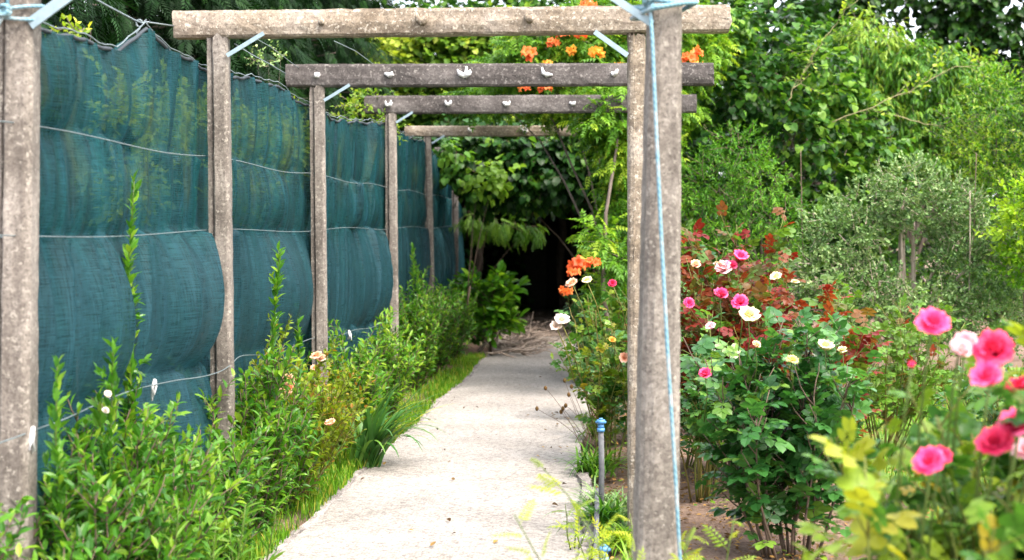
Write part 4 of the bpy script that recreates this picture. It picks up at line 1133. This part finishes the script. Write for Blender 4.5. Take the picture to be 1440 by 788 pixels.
# fine-leaved bush
rg = np.random.default_rng(702)
wall_vine('fine_leaved_shrub', 'conical bush of fine yellow-green leaves left of the grey shrub', 'shrub', 12.0,
          [(1035, 215, 36, 40), (1010, 260, 40, 45), (1065, 262, 40, 45), (1035, 300, 70, 40), (990, 300, 40, 40), (1090, 310, 45, 40), (1040, 350, 80, 45), (1040, 420, 90, 55), (1040, 480, 80, 50)],
          1400, .19, .052, .016, LANCE, LM['fine'], 702, (.6, .27), .9, .1, .06, 7, .022, .8, .35, 'stem_brown')
# grey-green shrub with a bare trunk
gt = wall_vine('grey_leaved_tree', 'small grey-green leaved tree with a bare pale brown trunk', 'small tree', 11.5,
          [(1275, 262, 46, 36), (1330, 290, 46, 38), (1222, 290, 50, 34), (1290, 300, 50, 30), (1180, 330, 52, 40, -.2), (1360, 330, 46, 38, .1), (1218, 350, 28, 34, -.1), (1345, 375, 40, 36, -.1), (1160, 390, 52, 40, -.3), (1385, 395, 56, 44, -.1), (1210, 410, 55, 38, -.3), (1300, 440, 66, 40, -.3), (1390, 450, 66, 44, -.2), (1230, 460, 70, 40, -.3), (1150, 450, 60, 40, -.3), (1420, 350, 36, 44)],
          2700, .15, .038, .012, OVAL, LM['grey'], 703, (.46, .24), .8, .0, .1, 10, .045, .6, .35, 'bark_pale', base_px=1275)
K = Acc(); rg = np.random.default_rng(7031)
P = shoot(rg, (0, 0, -.1), (0, 0, 1), 1.75, 8, .3, .03); K.tube(P, np.linspace(.05, .022, 9), 8)
P = shoot(rg, (.07, .03, -.1), (.02, 0, 1), 1.6, 8, .3, .03); K.tube(P, np.linspace(.03, .014, 9), 7)
K.build('trunk', M['bark_pale'], gt)
# drooping-leaved tree
wall_vine('drooping_leaved_tree', 'bright green tree with long drooping leaves above the grey shrub', 'tree', 16.5,
          [(1240, 90, 50, 40), (1300, 105, 56, 42), (1360, 120, 54, 44), (1215, 140, 50, 40), (1270, 160, 60, 40), (1330, 170, 60, 42), (1390, 175, 50, 42), (1220, 60, 40, 34), (1290, 220, 70, 30), (1370, 225, 56, 30), (1180, 90, 40, 50), (1210, 195, 40, 40)],
          1700, .30, .135, .03, LANCE, LM['peach'], 704, (.6, .24), .8, .7, -.15, 9, .06, .8, .35)
# dark tall trees at top right, sky showing between their boughs
wall_vine('dark_broadleaf_tree', 'tall dark broad-leaved tree at top right with white sky between its boughs', 'tree', 23.0,
          [(1170, -20, 60, 50), (1205, 30, 45, 34), (1300, -10, 45, 34), (1350, 15, 42, 34), (1410, 0, 60, 50), (1420, 60, 48, 44), (1330, 75, 46, 22), (1195, 75, 60, 36), (1270, 95, 70, 26), (1370, 105, 60, 30), (1450, 120, 60, 60), (1245, -40, 44, 26), (1140, 60, 50, 60), (1310, 32, 22, 12), (1262, 60, 24, 10)],
          1150, .5, .17, .055, OVATE, LM['darktree'], 705, (.45, .22), .7, .4, -.08, 10, .14, .9, .3)
wall_vine('dark_broadleaf_tree', 'dark tree filling the gap behind the vine wall', 'tree', 21.0,
          [(1000, 20, 80, 60), (1090, 10, 70, 50), (1100, 90, 80, 70), (1180, 150, 80, 70), (1240, 170, 60, 42, 1), (1300, 240, 90, 70, 1), (1250, 130, 60, 40, 1), (1150, 90, 60, 50, 1), (1420, 170, 60, 60, 1), (1380, 260, 80, 80, 1), (1200, 300, 100, 80, 1), (960, 120, 80, 90), (920, 20, 60, 60), (1330, 190, 80, 50, 1), (1000, 220, 90, 70, 1), (1090, 230, 90, 70, 1), (1060, 320, 100, 70, 1), (1160, 230, 70, 60, 1), (1300, 340, 110, 70, 1), (1420, 330, 90, 80, 1), (980, 330, 80, 70, 1)],
          1900, .5, .16, .055, OVATE, LM['darktree'], 706, (.5, .22), .6, .4, -.08, 9, .12, .9, .25)
# hedge at the right edge
wall_vine('clipped_hedge', 'yellow-green small-leaved hedge along the right edge', 'hedge', 12.8,
          [(1400, 150, 50, 50), (1450, 180, 50, 60), (1380, 215, 46, 44), (1430, 250, 50, 50), (1350, 190, 36, 34, .3), (1390, 290, 50, 46), (1450, 320, 50, 56), (1420, 380, 60, 50), (1360, 280, 40, 46, .3), (1460, 430, 60, 60), (1380, 450, 60, 60, .4), (1300, 420, 70, 60, .6), (1470, 240, 50, 60)],
          2100, .17, .042, .015, OVAL, LM['hedge'], 707, (.55, .26), .8, .05, .05, 8, .03, .7, .35)
wall_vine('lime_shrub', 'lime green bush cut by the right edge of the picture', 'shrub', 10.8,
          [(1440, 290, 30, 34), (1432, 325, 34, 34), (1465, 300, 46, 50), (1450, 365, 42, 40)],
          420, .16, .055, .018, OVAL, LM['lime'], 708, (.55, .2), .8, .05, .05, 4, .02, .7, .4)
# bare canes and arching branches
def cane(name, label, pts, r, mat, group=None, tint=.5):
    P = np.array(pts, float); org = P[0].copy(); A = Acc()
    Q = np.concatenate([along(P, np.linspace(0, 1, 14))[0]]) - org
    A.tube(Q, np.linspace(r, r * .6, 14), 6, tint); o = A.build(name, mat)
    o.location = tuple(org); return tag(o, label, 'cane', group)
cane('garden_cane', 'thin upright pale cane right of the grey-leaved tree', [at(1366, 470, 11.4), at(1369, 340, 11.4), at(1373, 215, 11.4)], .006, M['stem_brown'], 'bare canes in the right bed')
cane('garden_cane', 'short pale cane standing beside the taller one', [at(1362, 460, 11.2), at(1364, 350, 11.2), at(1364, 268, 11.2)], .006, M['bark_pale'], 'bare canes in the right bed')
cane('garden_cane', 'thin brown cane between the fine-leaved bush and the grey-leaved tree', [at(1133, 420, 11.2), at(1128, 330, 11.3), at(1126, 210, 11.4)], .005, M['stem_brown'], 'bare canes in the right bed')
def arching(label, pts, r, seed, leafn):
    rg = np.random.default_rng(seed); P = np.array(pts, float)
    Q = along(P, np.linspace(0, 1, 26))[0]
    k = np.array([.25, .5, .25])
    for _ in range(3): Q[1:-1] = (Q[:-2] + 2 * Q[1:-1] + Q[2:]) / 4
    Q[1:-1] += rg.normal(0, .010, (24, 3)); org = Q[0].copy(); Q = Q - org
    t = thing('arching_branch', label, 'branch', org, 'long twigs arching above the right bed')
    A = Acc(); A.tube(Q, np.linspace(r, r * .45, 26), 6, .5)
    L = Leaves()
    for q in range(leafn):
        c, tg = along(Q, np.array([rg.uniform(.1, 1)])); tw = shoot(rg, c[0], tg[0] * .7 + rg.normal(0, .6, 3), rg.uniform(.1, .3), 4, .05, .12)
        A.tube(tw, np.linspace(r * .5, r * .2, 5), 4, .5); leafy(rg, L, tw, .035, .055, .9, .2, (.7, .2))
    A.build('stem', M['bark_tan'], t); L.build('foliage', OVATE, LM['hazel'], t)
M['bark_tan'] = bark_mat('tan_twig_bark', (.13, .115, .05), (.27, .235, .12))
arching('long twig arching up towards the drooping-leaved tree', [at(1170, 172, 13.0), at(1230, 150, 13.0), at(1290, 122, 13.1), at(1340, 94, 13.2), at(1390, 90, 13.2)], .0055, 1, 16)
arching('twig running level under the drooping leaves', [at(1250, 160, 13.0), at(1320, 180, 13.0), at(1400, 178, 13.1), at(1450, 190, 13.1)], .005, 2, 10)
arching('steep twig crossing the vine wall to the top of the picture', [at(1105, 145, 12.9), at(1140, 85, 12.9), at(1175, 35, 12.9), at(1215, -15, 12.9)], .0055, 3, 14)

# ================================================================== trumpet vine on the right posts and over the beams
tv = wall_vine('trumpet_vine', 'trumpet vine with orange flowers climbing the right posts and over the beams', 'trumpet vine', 12.6,
          [(770, 75, 64, 40), (840, 60, 64, 48), (900, 50, 54, 54), (720, 100, 40, 26, .6), (820, 110, 60, 34), (870, 140, 40, 40, -.6), (850, 165, 32, 30, -.9), (872, 215, 22, 36, -.8), (872, 270, 18, 40, -.6), (874, 330, 20, 40, -.8), (848, 335, 18, 16, -1.2), (862, 365, 16, 24, -1.2), (868, 420, 24, 40, -.4), (960, 60, 50, 44, .4), (930, 130, 40, 50, .3), (905, 220, 36, 60, .3), (900, 320, 36, 70, .3), (885, 430, 40, 60, .3), (860, 500, 40, 50, .2), (780, 140, 50, 20, .8), (690, 135, 40, 16, 1.2)],
          2800, .22, .155, .036, PINNATE, LM['trumpet'], 710, (.6, .22), .7, .35, -.05, 9, .03, .9, .35, base_px=885)
rg = np.random.default_rng(711)
for (a, b2, s, m, yd) in ((748, 78, .085, 'orange', 12.0), (775, 62, .06, 'orange', 12.1), (790, 48, .06, 'orange', 12.1), (745, 100, .05, 'gold', 12.0), (770, 92, .05, 'gold', 12.1), (800, 70, .055, 'gold', 12.1), (843, 74, .07, 'gold', 12.0), (826, 12, .08, 'orange', 12.2), (815, 48, .06, 'orange', 12.1), (742, 124, .06, 'orange', 12.0), (765, 126, .06, 'orange', 12.0), (700, 20, .05, 'gold', 12.4),
                          (968, 84, .07, 'orange', 12.0), (988, 76, .08, 'orange', 12.0), (975, 92, .06, 'gold', 11.9), (870, 95, .05, 'gold', 12.0), (882, 60, .05, 'orange', 12.2)):
    bloom(tv, at(a, b2, yd) - loc_of(tv), s, PM[m], rg, TRUSS[rg.integers(3)], 'flower_cluster', 'golden orange flower cluster' if m == 'gold' else None, (0, -.2, 1))
for (a, b2, s, m, yd) in ((812, 372, .075, 'orange', 10.6), (822, 366, .05, 'gold', 10.6), (832, 370, .055, 'orange', 10.6), (806, 384, .05, 'orange', 10.5), (795, 408, .05, 'orange', 10.4)):
    bloom(tv, at(a, b2, yd) - loc_of(tv), s, PM[m], rg, TRUSS[rg.integers(3)], 'flower_cluster', 'low flower cluster beside the tunnel mouth', (0, -.2, 1))
K = Acc(); K.tube(np.array([at(868, 640, 11.6), at(862, 520, 11.5), at(848, 400, 11.4), at(852, 300, 11.4), at(866, 215, 11.5), at(872, 160, 11.6)]) - loc_of(tv), [.022, .02, .018, .015, .012, .01], 7)
K.build('trunk', M['bark'], tv)

# ================================================================== kiwi vine over the tunnel
GV = 'vine of the leafy tunnel'
wall_vine('kiwi_vine', 'dark round-leaved kiwi vine hanging over the mouth of the tunnel', 'vine', 15.2,
          [(700, 205, 50, 22), (760, 215, 56, 26), (820, 215, 50, 30), (690, 245, 36, 30), (740, 255, 46, 30), (800, 250, 50, 32), (850, 245, 30, 30), (690, 268, 28, 22, .2), (760, 262, 40, 20, .3), (650, 225, 26, 24), (868, 280, 18, 34, .3), (720, 190, 60, 16, .4), (820, 180, 60, 18, .4)],
          2000, .24, .115, .04, HEART, LM['vine'], 720, (.38, .24), 1.0, .75, -.1, 3, .025, .7, .4, group=GV, clump=.16, base_px=890, sm='stem_brown')
wall_vine('kiwi_vine', 'bright cluster of pale young kiwi leaves hanging at the left of the tunnel mouth', 'vine', 14.5,
          [(682, 255, 24, 24), (700, 245, 18, 18), (672, 265, 12, 12), (640, 212, 16, 12)], 70, .16, .085, .035, HEART, LM['vine'], 721, (.92, .12), 1.0, .7, -.1, 2, .012, .7, .5, group=GV, base_px=640, sm='stem_brown')
wall_vine('fern_frond_shrub', 'feathery pale fronds hanging low inside the tunnel mouth', 'shrub', 16.4,
          [(690, 312, 30, 10), (725, 316, 30, 8), (755, 322, 20, 6), (665, 305, 16, 10)], 70, .24, .2, .06, FERNY, LM['vine'], 722, (.72, .15), 1.0, .8, -.1, 3, .012, .8, .5, base_px=640, sm='stem_brown')
rg = np.random.default_rng(725); L, W = Leaves(), Acc()
bl = []
for y in np.arange(17.4, 26, .8):
    for x in (-2.0, -1.45, -.9, -.35, .25): bl.append(((x + .9 + rg.normal(0, .1), y - 21, 2.35 + rg.normal(0, .08)), (.5, .6, .26)))
    for z in (.3, .85, 1.4, 1.95): bl.append(((.55 + .9 + rg.normal(0, .08), y - 21, z), (.32, .6, .42)))
    if y > 18.2:
        for z in (.3, .85, 1.4, 1.95): bl.append(((-2.15 + .9 + rg.normal(0, .06), y - 21, z), (.32, .6, .42)))
for x in (-2.2, -1.75, .1, .55):
    for z in (.2, .75, 1.3, 1.85): bl.append(((x + .9, 22.9 - 21, z), (.4, .4, .42)))
crown(rg, L, W, bl, 9000, .34, .15, .045, 1.0, -.05, .4, (.4, .2), .85, 1.0, .8, .004, (.2, 1.0), stem_every=2)
t = plant('kiwi_vine', 'deep tunnel of dark kiwi vine beyond the last frame, closed at its far end', 'vine', (-.9, 21, 0), GV, L, W, HEART, LM['darkvine'], M['stem_brown'])
K = Acc(); rg = np.random.default_rng(726)
for x, y in ((.15, 20.5), (-.45, 22.6), (.3, 18.5), (-1.9, 20), (-1.95, 22.3)):
    K = Acc(); st = shoot(rg, (x + .9, y - 21, -.1), (0, 0, 1), 2.5, 8, .2, .06); K.tube(st, np.linspace(.045, .03, 9), 8)
    K.build('trunk', M['bark'], t)

# dark boarded shed added to deepen the darkness at the tunnel's end
t = thing('added_dark_shed', 'dark boarded shed added to keep the end of the tunnel dark', 'shed', (-.85, 23.2, 0))
A = Acc(); rg = np.random.default_rng(740)
def box(A, x0, x1, y0, y1, z0, z1, tint=.5):
    V = np.array([(x, y, z) for z in (z0, z1) for y in (y0, y1) for x in (x0, x1)])
    A.add(V, [(0, 2, 3), (0, 3, 1), (4, 5, 7), (4, 7, 6), (0, 1, 5), (0, 5, 4), (1, 3, 7), (1, 7, 5), (3, 2, 6), (3, 6, 7), (2, 0, 4), (2, 4, 6)], tint)
for k in range(14):
    x = -1.4 + .2 * k
    box(A, x, x + .19, rg.uniform(-.012, .0), .04, -.1, 2.2)
box(A, -1.4, 1.4, .043, 1.6, -.1, 2.195)
A.build('wall', bark_mat('dark_stained_boards', (.03, .028, .025), (.08, .072, .064)), t, False)
A = Acc(); box(A, -1.55, 1.55, -.15, 1.75, 2.21, 2.27); A.build('roof', M['bark'], t, False)
A = Acc(); box(A, -.1, .62, -.045, -.016, .02, 1.9); A.build('door', bark_mat('dark_door_boards', (.012, .011, .010), (.03, .027, .024)), t, False)
# light green trees over the tunnel
wall_vine('light_leaved_tree', 'light green tree showing above the far beams left of the orange flowers', 'tree', 19.0,
          [(560, 70, 40, 26), (620, 90, 46, 34), (680, 70, 50, 30), (590, 130, 40, 28), (655, 130, 50, 30), (720, 60, 46, 36), (540, 150, 40, 24), (610, 165, 46, 22), (700, 120, 50, 30), (640, 50, 40, 22), (700, 165, 60, 22), (780, 150, 60, 24), (850, 110, 60, 40)],
          1600, .32, .12, .034, OVATE, LM['hazel'], 730, (.5, .24), .8, .25, -.03, 8, .06, .9, .35, clump=.18)
wall_vine('light_leaved_tree', 'mid green tree behind the trumpet vine at the top centre', 'tree', 21.5,
          [(760, 10, 70, 50), (850, 0, 70, 56), (920, 10, 60, 56), (690, 10, 60, 40), (620, 10, 60, 40), (800, 70, 70, 50), (900, 90, 60, 50)],
          620, .4, .14, .045, OVATE, LM['vine'], 731, (.6, .22), .8, .25, -.03, 7, .07, .9, .3)
# ================================================================== conifers behind the net
def conifer(x, y, h, r, seed, label, n=2500):
    rg = np.random.default_rng(seed); L, W = Leaves(), Acc()
    W.tube(np.array([(0, 0, -.2), (.02, 0, h * .5), (0, 0, h)]), [.13, .09, .02], 8, .5)
    nb = n
    z = h * (1 - np.sqrt(1 - rg.random(nb) * .985)) * .98 + .15
    for k in range(nb):
        rad = r * (1 - z[k] / h) ** .8 * rg.uniform(.45, 1.05) + .05
        a = rg.random() * 2 * PI
        if math.sin(a) > .35 and math.cos(a) < 0 and rg.random() < .6: continue
        p = np.array([math.cos(a) * rad, math.sin(a) * rad, z[k]])
        d = np.array([math.cos(a), math.sin(a), -.25])
        tw = shoot(rg, p - d * .25, d, .5, 4, -.12, .12)
        m = 9
        tt = np.linspace(.1, 1, m); P, tg = along(tw, tt)
        D = unit(tg + rg.normal(0, .45, (m, 3)) + np.array([0, 0, -.35]))
        N = unit(UP + rg.normal(0, .35, (m, 3)))
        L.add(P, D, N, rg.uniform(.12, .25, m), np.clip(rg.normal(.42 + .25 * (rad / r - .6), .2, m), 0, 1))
        if k % 6 == 0: W.tube(np.array([(0, 0, max(z[k] - .1, .1)), p * .6 + (0, 0, z[k] * .4), p]), [.02, .012, .006], 4, .5)
    t = thing('conifer_tree', label, 'conifer', (x, y, 0), 'dark conifers behind the net fence')
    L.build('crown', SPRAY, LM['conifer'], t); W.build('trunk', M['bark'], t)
conifer(-4.1, 8.3, 6.2, 1.7, 801, 'dark conifer standing behind the first bay of the net, cut by the picture edge')
conifer(-3.9, 11.2, 6.6, 1.7, 802, 'dark conifer above the palest beam left end')
conifer(-4.0, 14.2, 6.4, 1.8, 803, 'dark conifer behind the third bay of the net')
conifer(-3.9, 17.6, 6.8, 1.9, 804, 'dark conifer rising above the far end of the net')
conifer(-4.3, 22.0, 8.0, 2.2, 805, 'tallest dark conifer, farthest back behind the net')
conifer(-6.2, 9.6, 7.0, 2.0, 806, 'second-row conifer seen in the gap above the first bay of the net')
conifer(-7.5, 14.0, 7.5, 2.2, 807, 'second-row conifer glimpsed over the second bay of the net', 1800)
# yellow-leaved shrub peeping over the net, and climbers on its top edge
wall_vine('variegated_shrub', 'yellow-leaved twigs peeping over the top of the net in the first bay', 'shrub', 5.3,
          [(95, 40, 14, 14), (112, 48, 12, 12), (128, 42, 10, 16), (75, 42, 10, 10)], 14, .10, .034, .018, OVAL, LM['sprout'], 820, (.25, .25), .8, .0, .2, 3, .006, .8, .8)
wall_vine('light_leaved_climber', 'pale climber tangled over the net top beside the third frame', 'climber', 9.2,
          [(378, 92, 12, 10), (395, 80, 10, 8, .3), (362, 85, 8, 8)], 22, .12, .03, .016, OVAL, LM['grey'], 821, (.6, .2), .8, .0, .1, 3, .005, .8, .8)
wall_vine('light_leaved_climber', 'pale climber spilling over the net top under the dark mottled beam', 'climber', 11.6,
          [(510, 150, 24, 14), (490, 165, 14, 10), (530, 165, 16, 10), (548, 178, 16, 8, .5), (520, 135, 16, 14, .5)], 90, .16, .05, .022, OVAL, LM['hazel'], 822, (.55, .25), .8, .1, .05, 4, .006, .8, .7)

# leaves just behind the net, showing faintly through its weave
wall_vine('variegated_shrub', 'yellow-green shrub pressed against the back of the net, showing faintly through it', 'shrub', 7.9,
          [(270, 175, 40, 36), (300, 185, 30, 40, .4), (220, 170, 40, 36, -.6), (360, 195, 36, 36, 1.3), (405, 205, 30, 36, 2.0), (160, 150, 30, 30, -1.3), (190, 260, 30, 40, -1.0), (340, 270, 36, 40, 1.1)],
          420, .2, .06, .02, OVAL, LM['sprout'], 823, (.5, .25), .8, .1, .08, 5, .012, .8, .8)
# ================================================================== far hedgerow and trees closing the view
wall_vine('far_tree', 'broad dark tree line behind the right bed', 'trees', 31.0,
          [(px, 250 + 30 * math.sin(px * .05), 70, 90) for px in range(900, 1640, 60)] + [(px, 150 + 20 * math.sin(px * .09), 60, 60) for px in (900, 960, 1020, 1080, 1140, 1500, 1560, 1620)],
          1500, .7, .26, .09, OVATE, LM['darktree'], 830, (.6, .22), .5, .3, -.05, 8, .2, .9, .2)
wall_vine('far_tree', 'broad dark tree line behind the tunnel and the conifers', 'trees', 29.0,
          [(px, 200 + 30 * math.sin(px * .05), 80, 140) for px in range(300, 930, 60)] + [(px, 30, 80, 90) for px in range(420, 930, 70)],
          1000, .7, .26, .09, OVATE, LM['darktree'], 831, (.5, .22), .5, .3, -.05, 8, .2, .9, .2)

# ================================================================== ground cover
def blades(name, label, pts, hgt, w, lm, seed, lean=.5):
    rg = np.random.default_rng(seed); n = len(pts)
    a = rg.uniform(0, 6.28, n); D = np.stack([np.cos(a) * lean * rg.random(n), np.sin(a) * lean * rg.random(n), np.ones(n)], -1)
    N = np.stack([np.cos(a + .3), np.sin(a + .3), .3 * np.ones(n)], -1)
    L = Leaves(); L.add(np.asarray(pts), unit(D), unit(N), hgt * rg.uniform(.35, 1.25, n), np.where(rg.random(n) < .12, 1.0, np.clip(rg.normal(.46, .26, n), 0, 1)))
    V, T = leaf_shape([(0.4, w), (0.75, w * .7)], .3, .45)
    o = L.build(name, (V, T), lm); tag(o, label, 'grass', kind='stuff'); return o
rg = np.random.default_rng(901)
n = 15000; y = rg.uniform(4.2, 15, n); e = path_left(y)
x = e - .02 - np.abs(rg.normal(0, .16, n)); x = np.maximum(x, -1.9 + rg.normal(0, .03, n))
keep = (np.sin(y * 2.7 + x * 5) + .5 * np.sin(y * 7 + 2) + rg.normal(0, .5, n) > -.75)
x, y = x[keep], y[keep]
blades('grass', 'short bright grass between the path and the shrubs', np.stack([x, y, np.full(len(x), -.012)], -1), .07, .05, LM['grass'], 1, .8)
n = 40000; x = rg.uniform(1.0, 6.5, n); y = 2.6 + 11 * rg.random(n) ** 1.2
keep = (x > 1.5 + .12 * np.sin(y * 3) + .1 * rg.normal(0, 1, n)) & (np.sin(x * 3 + y * 1.3) + np.sin(y * 2.2 - x) + rg.normal(0, .6, n) > -.9)
x, y = x[keep], y[keep]
blades('grass', 'bright lawn behind the pink roses on the right', np.stack([x, y, np.full(len(x), -.01)], -1), .085, .05, LM['grass'], 2)
# weeds and clover in the soil, mulch chips
n = 2600; x = rg.uniform(-.05, 1.7, n); y = rg.uniform(4.4, 12, n)
keep = np.sin(x * 9 + y * 2) + np.sin(y * 5 - x * 4) + rg.normal(0, .5, n) > .7
L = Leaves(); k = keep.sum(); a = rg.uniform(0, 6.28, k)
L.add(np.stack([x[keep], y[keep], np.full(k, -.005) + .03 * rg.random(k)], -1), np.stack([np.cos(a), np.sin(a), .5 * rg.random(k)], -1), np.tile(UP, (k, 1)) + rg.normal(0, .3, (k, 3)), rg.uniform(.02, .05, k), rg.random(k))
tag(L.build('weeds', OVAL, LM['hazel']), 'scattered small weeds in the soil bed', 'weeds', kind='stuff')
n = 9000; x = rg.uniform(-.05, 1.9, n); y = 4.2 + 8 * rg.random(n) ** 1.4
a = rg.uniform(0, 6.28, n); L = Leaves()
L.add(np.stack([x, y, -.006 + .018 * rg.random(n) + 0 * x], -1), np.stack([np.cos(a), np.sin(a), rg.normal(0, .25, n)], -1), np.tile(UP, (n, 1)) + rg.normal(0, .5, (n, 3)), rg.uniform(.012, .04, n), rg.random(n))
tag(L.build('mulch', PRIVET, LM['dry']), 'dry leaf litter and clods on the soil bed', 'mulch', kind='stuff')

# fallen leaves on the path
rg = np.random.default_rng(905)
fl = []
for k in range(4):
    V, T = leaf_shape([(0.18, 0.24), (0.45, 0.34), (0.75, 0.22)], rg.uniform(.2, .7), rg.uniform(-.3, .5))
    fl.append(link_mesh('fallen_leaf', make_mesh('fallen_leaf', V, T, np.full(len(V), k * .3)), LM['dry']).data)
for o in [o for o in COL.objects if o.name.startswith('fallen_leaf')]: bpy.data.objects.remove(o)
spots = [(rg.normal(788, 14), rg.normal(595, 9)) for _ in range(15)] + [(rg.normal(780, 18), rg.normal(636, 4)) for _ in range(8)] + [(rg.uniform(560, 800), rg.uniform(530, 780)) for _ in range(24)] + [(rg.normal(770, 15), rg.normal(525, 8)) for _ in range(5)] + [(rg.normal(0, 12) + 640 - (y_ - 560) * 1.0, y_) for y_ in rg.uniform(545, 690, 8)]
for a, b2 in spots:
    y = CAM_H * 2000 / (b2 - 315); x = (a - 850) / 2000 * y
    if x > path_right(y) - .03 or x < path_left(y) + .02: continue
    o = bpy.data.objects.new('fallen_leaf', fl[rg.integers(4)]); COL.objects.link(o)
    o.location = (x, y, .022); s = rg.uniform(.014, .036); o.scale = (s, s, s)
    o.rotation_euler = (rg.normal(0, .25), rg.normal(0, .25), rg.uniform(0, 6.28))
    tag(o, 'small dry brown leaf lying on the pale path', 'fallen leaf', 'fallen leaves on the path')

# pruned sticks piled at the left of the path end
rg = np.random.default_rng(910)
GS = 'pruned sticks heaped at the tunnel mouth'
sticks = [((700, 452), (760, 447), 18.5, .05, .022, 'thick pale branch lying across the back of the stick heap'),
          ((690, 470), (745, 452), 17.6, .10, .02, 'bent brown branch sloping up over the stick heap'),
          ((672, 512), (745, 498), 15.4, .03, .022, 'pale forked branch lying nearest on the path edge'),
          ((690, 500), (716, 462), 16.2, .09, .016, 'thin dark branch leaning on the left of the stick heap'),
          ((680, 490), (752, 478), 16.6, .10, .015, 'long grey branch across the middle of the stick heap'),
          ((715, 505), (748, 470), 16.4, .08, .012, 'slender twig pointing up from the stick heap towards the tunnel')]
for (a, b2, yd, zc, r, lab) in sticks:
    p, q = at(*a, yd), at(*b2, yd + .35)
    p[2] = max(p[2] * .3 + .02, .02); q[2] = max(zc, .02)
    P = np.array([p * (1 - s) + q * s for s in np.linspace(0, 1, 8)]); P[1:-1] += rg.normal(0, .025, (6, 3)); P[:, 2] = np.maximum(P[:, 2], .015) + .08 * np.sin(np.linspace(0, PI, 8))
    A = Acc(); o0 = P[0].copy(); A.tube(P - o0, np.linspace(r, r * .55, 8), 7)
    for k in range(3):
        c, tg = along(P - o0, np.array([rg.uniform(.3, .9)])); A.tube(shoot(rg, c[0], tg[0] + rg.normal(0, .5, 3), rg.uniform(.15, .35), 4, 0, .2), np.linspace(r * .45, r * .2, 5), 5)
    o = A.build('pruned_branch', M['bark_pale'] if r > .0155 else M['bark']); o.location = tuple(o0); tag(o, lab, 'branch', GS)
A = Acc()
for k in range(200):
    y = rg.uniform(14.9, 19.5); x = rg.normal(-1.0, .13) + (y - 17) * .015
    a = rg.normal(.2, .8); ln = rg.uniform(.15, .6)
    st = shoot(rg, (x, y, rg.uniform(.01, .09)), (math.cos(a), math.sin(a) * .6, rg.normal(.0, .12)), ln, 5, 0, .18); st[:, 2] = np.maximum(st[:, 2], .01)
    A.tube(st, np.linspace(.009, .003, 6), 4, rg.random())
o = A.build('brushwood', M['bark_pale']); tag(o, 'tangle of thin brown prunings filling the stick heap', 'brushwood', kind='stuff')
# ------------------------------------------------------------------ light, sky, camera
SUN_EL, SUN_AZ = math.radians(56), math.radians(128)   # azimuth measured clockwise from +Y: right and behind the viewer
w = bpy.data.worlds.new('World'); SC.world = w; w.use_nodes = True
nt = w.node_tree; bg = nt.nodes['Background']
sky = nt.nodes.new('ShaderNodeTexSky'); sky.sky_type = 'NISHITA'; sky.sun_disc = False
sky.sun_elevation = SUN_EL; sky.sun_rotation = SUN_AZ
sky.air_density = .7; sky.dust_density = 7.0; sky.ozone_density = .6
cl = ramp(nt, [(.3, (.35, .35, .35)), (.6, (1, 1, 1))], noise(nt, coords(nt, 'Generated', (1, 1, 2.5)), 2.2, 5, .6))
nt.links.new(mixc(nt, mathn(nt, 'MULTIPLY', cl, .6), sky.outputs[0], (4.6, 4.7, 4.85)), bg.inputs['Color'])   # thin bright cloud over the blue; bg.inputs['Strength'].default_value = .15
sl = bpy.data.lights.new('sun', 'SUN'); sl.energy = 3.8; sl.angle = math.radians(8); sl.color = (1, .955, .88)
so = bpy.data.objects.new('sun', sl); COL.objects.link(so)
d = Vector((math.sin(SUN_AZ) * math.cos(SUN_EL), math.cos(SUN_AZ) * math.cos(SUN_EL), math.sin(SUN_EL)))
so.rotation_euler = d.to_track_quat('Z', 'Y').to_euler(); so.location = (4, -4, 12)
cam = bpy.data.cameras.new('camera'); co = bpy.data.objects.new('camera', cam); COL.objects.link(co)
cam.sensor_width = 36; cam.lens = 50
cam.shift_x = (720 - 850) / 1440; cam.shift_y = -(394 - 315) / 1440
co.location = (0, 0, CAM_H); co.rotation_euler = (math.radians(90), 0, 0)
cam.clip_start = .05; cam.clip_end = 600
cam.dof.use_dof = True; cam.dof.focus_distance = 7.2; cam.dof.aperture_fstop = 3.2
SC.camera = co
SC.view_settings.view_transform = 'Standard'; SC.view_settings.look = 'None'
SC.view_settings.exposure = -.1; SC.view_settings.gamma = 1; SC.view_settings.use_curve_mapping = False
SC.cycles.max_bounces = 6; SC.cycles.diffuse_bounces = 3; SC.cycles.glossy_bounces = 2; SC.cycles.transmission_bounces = 4; SC.cycles.transparent_max_bounces = 8
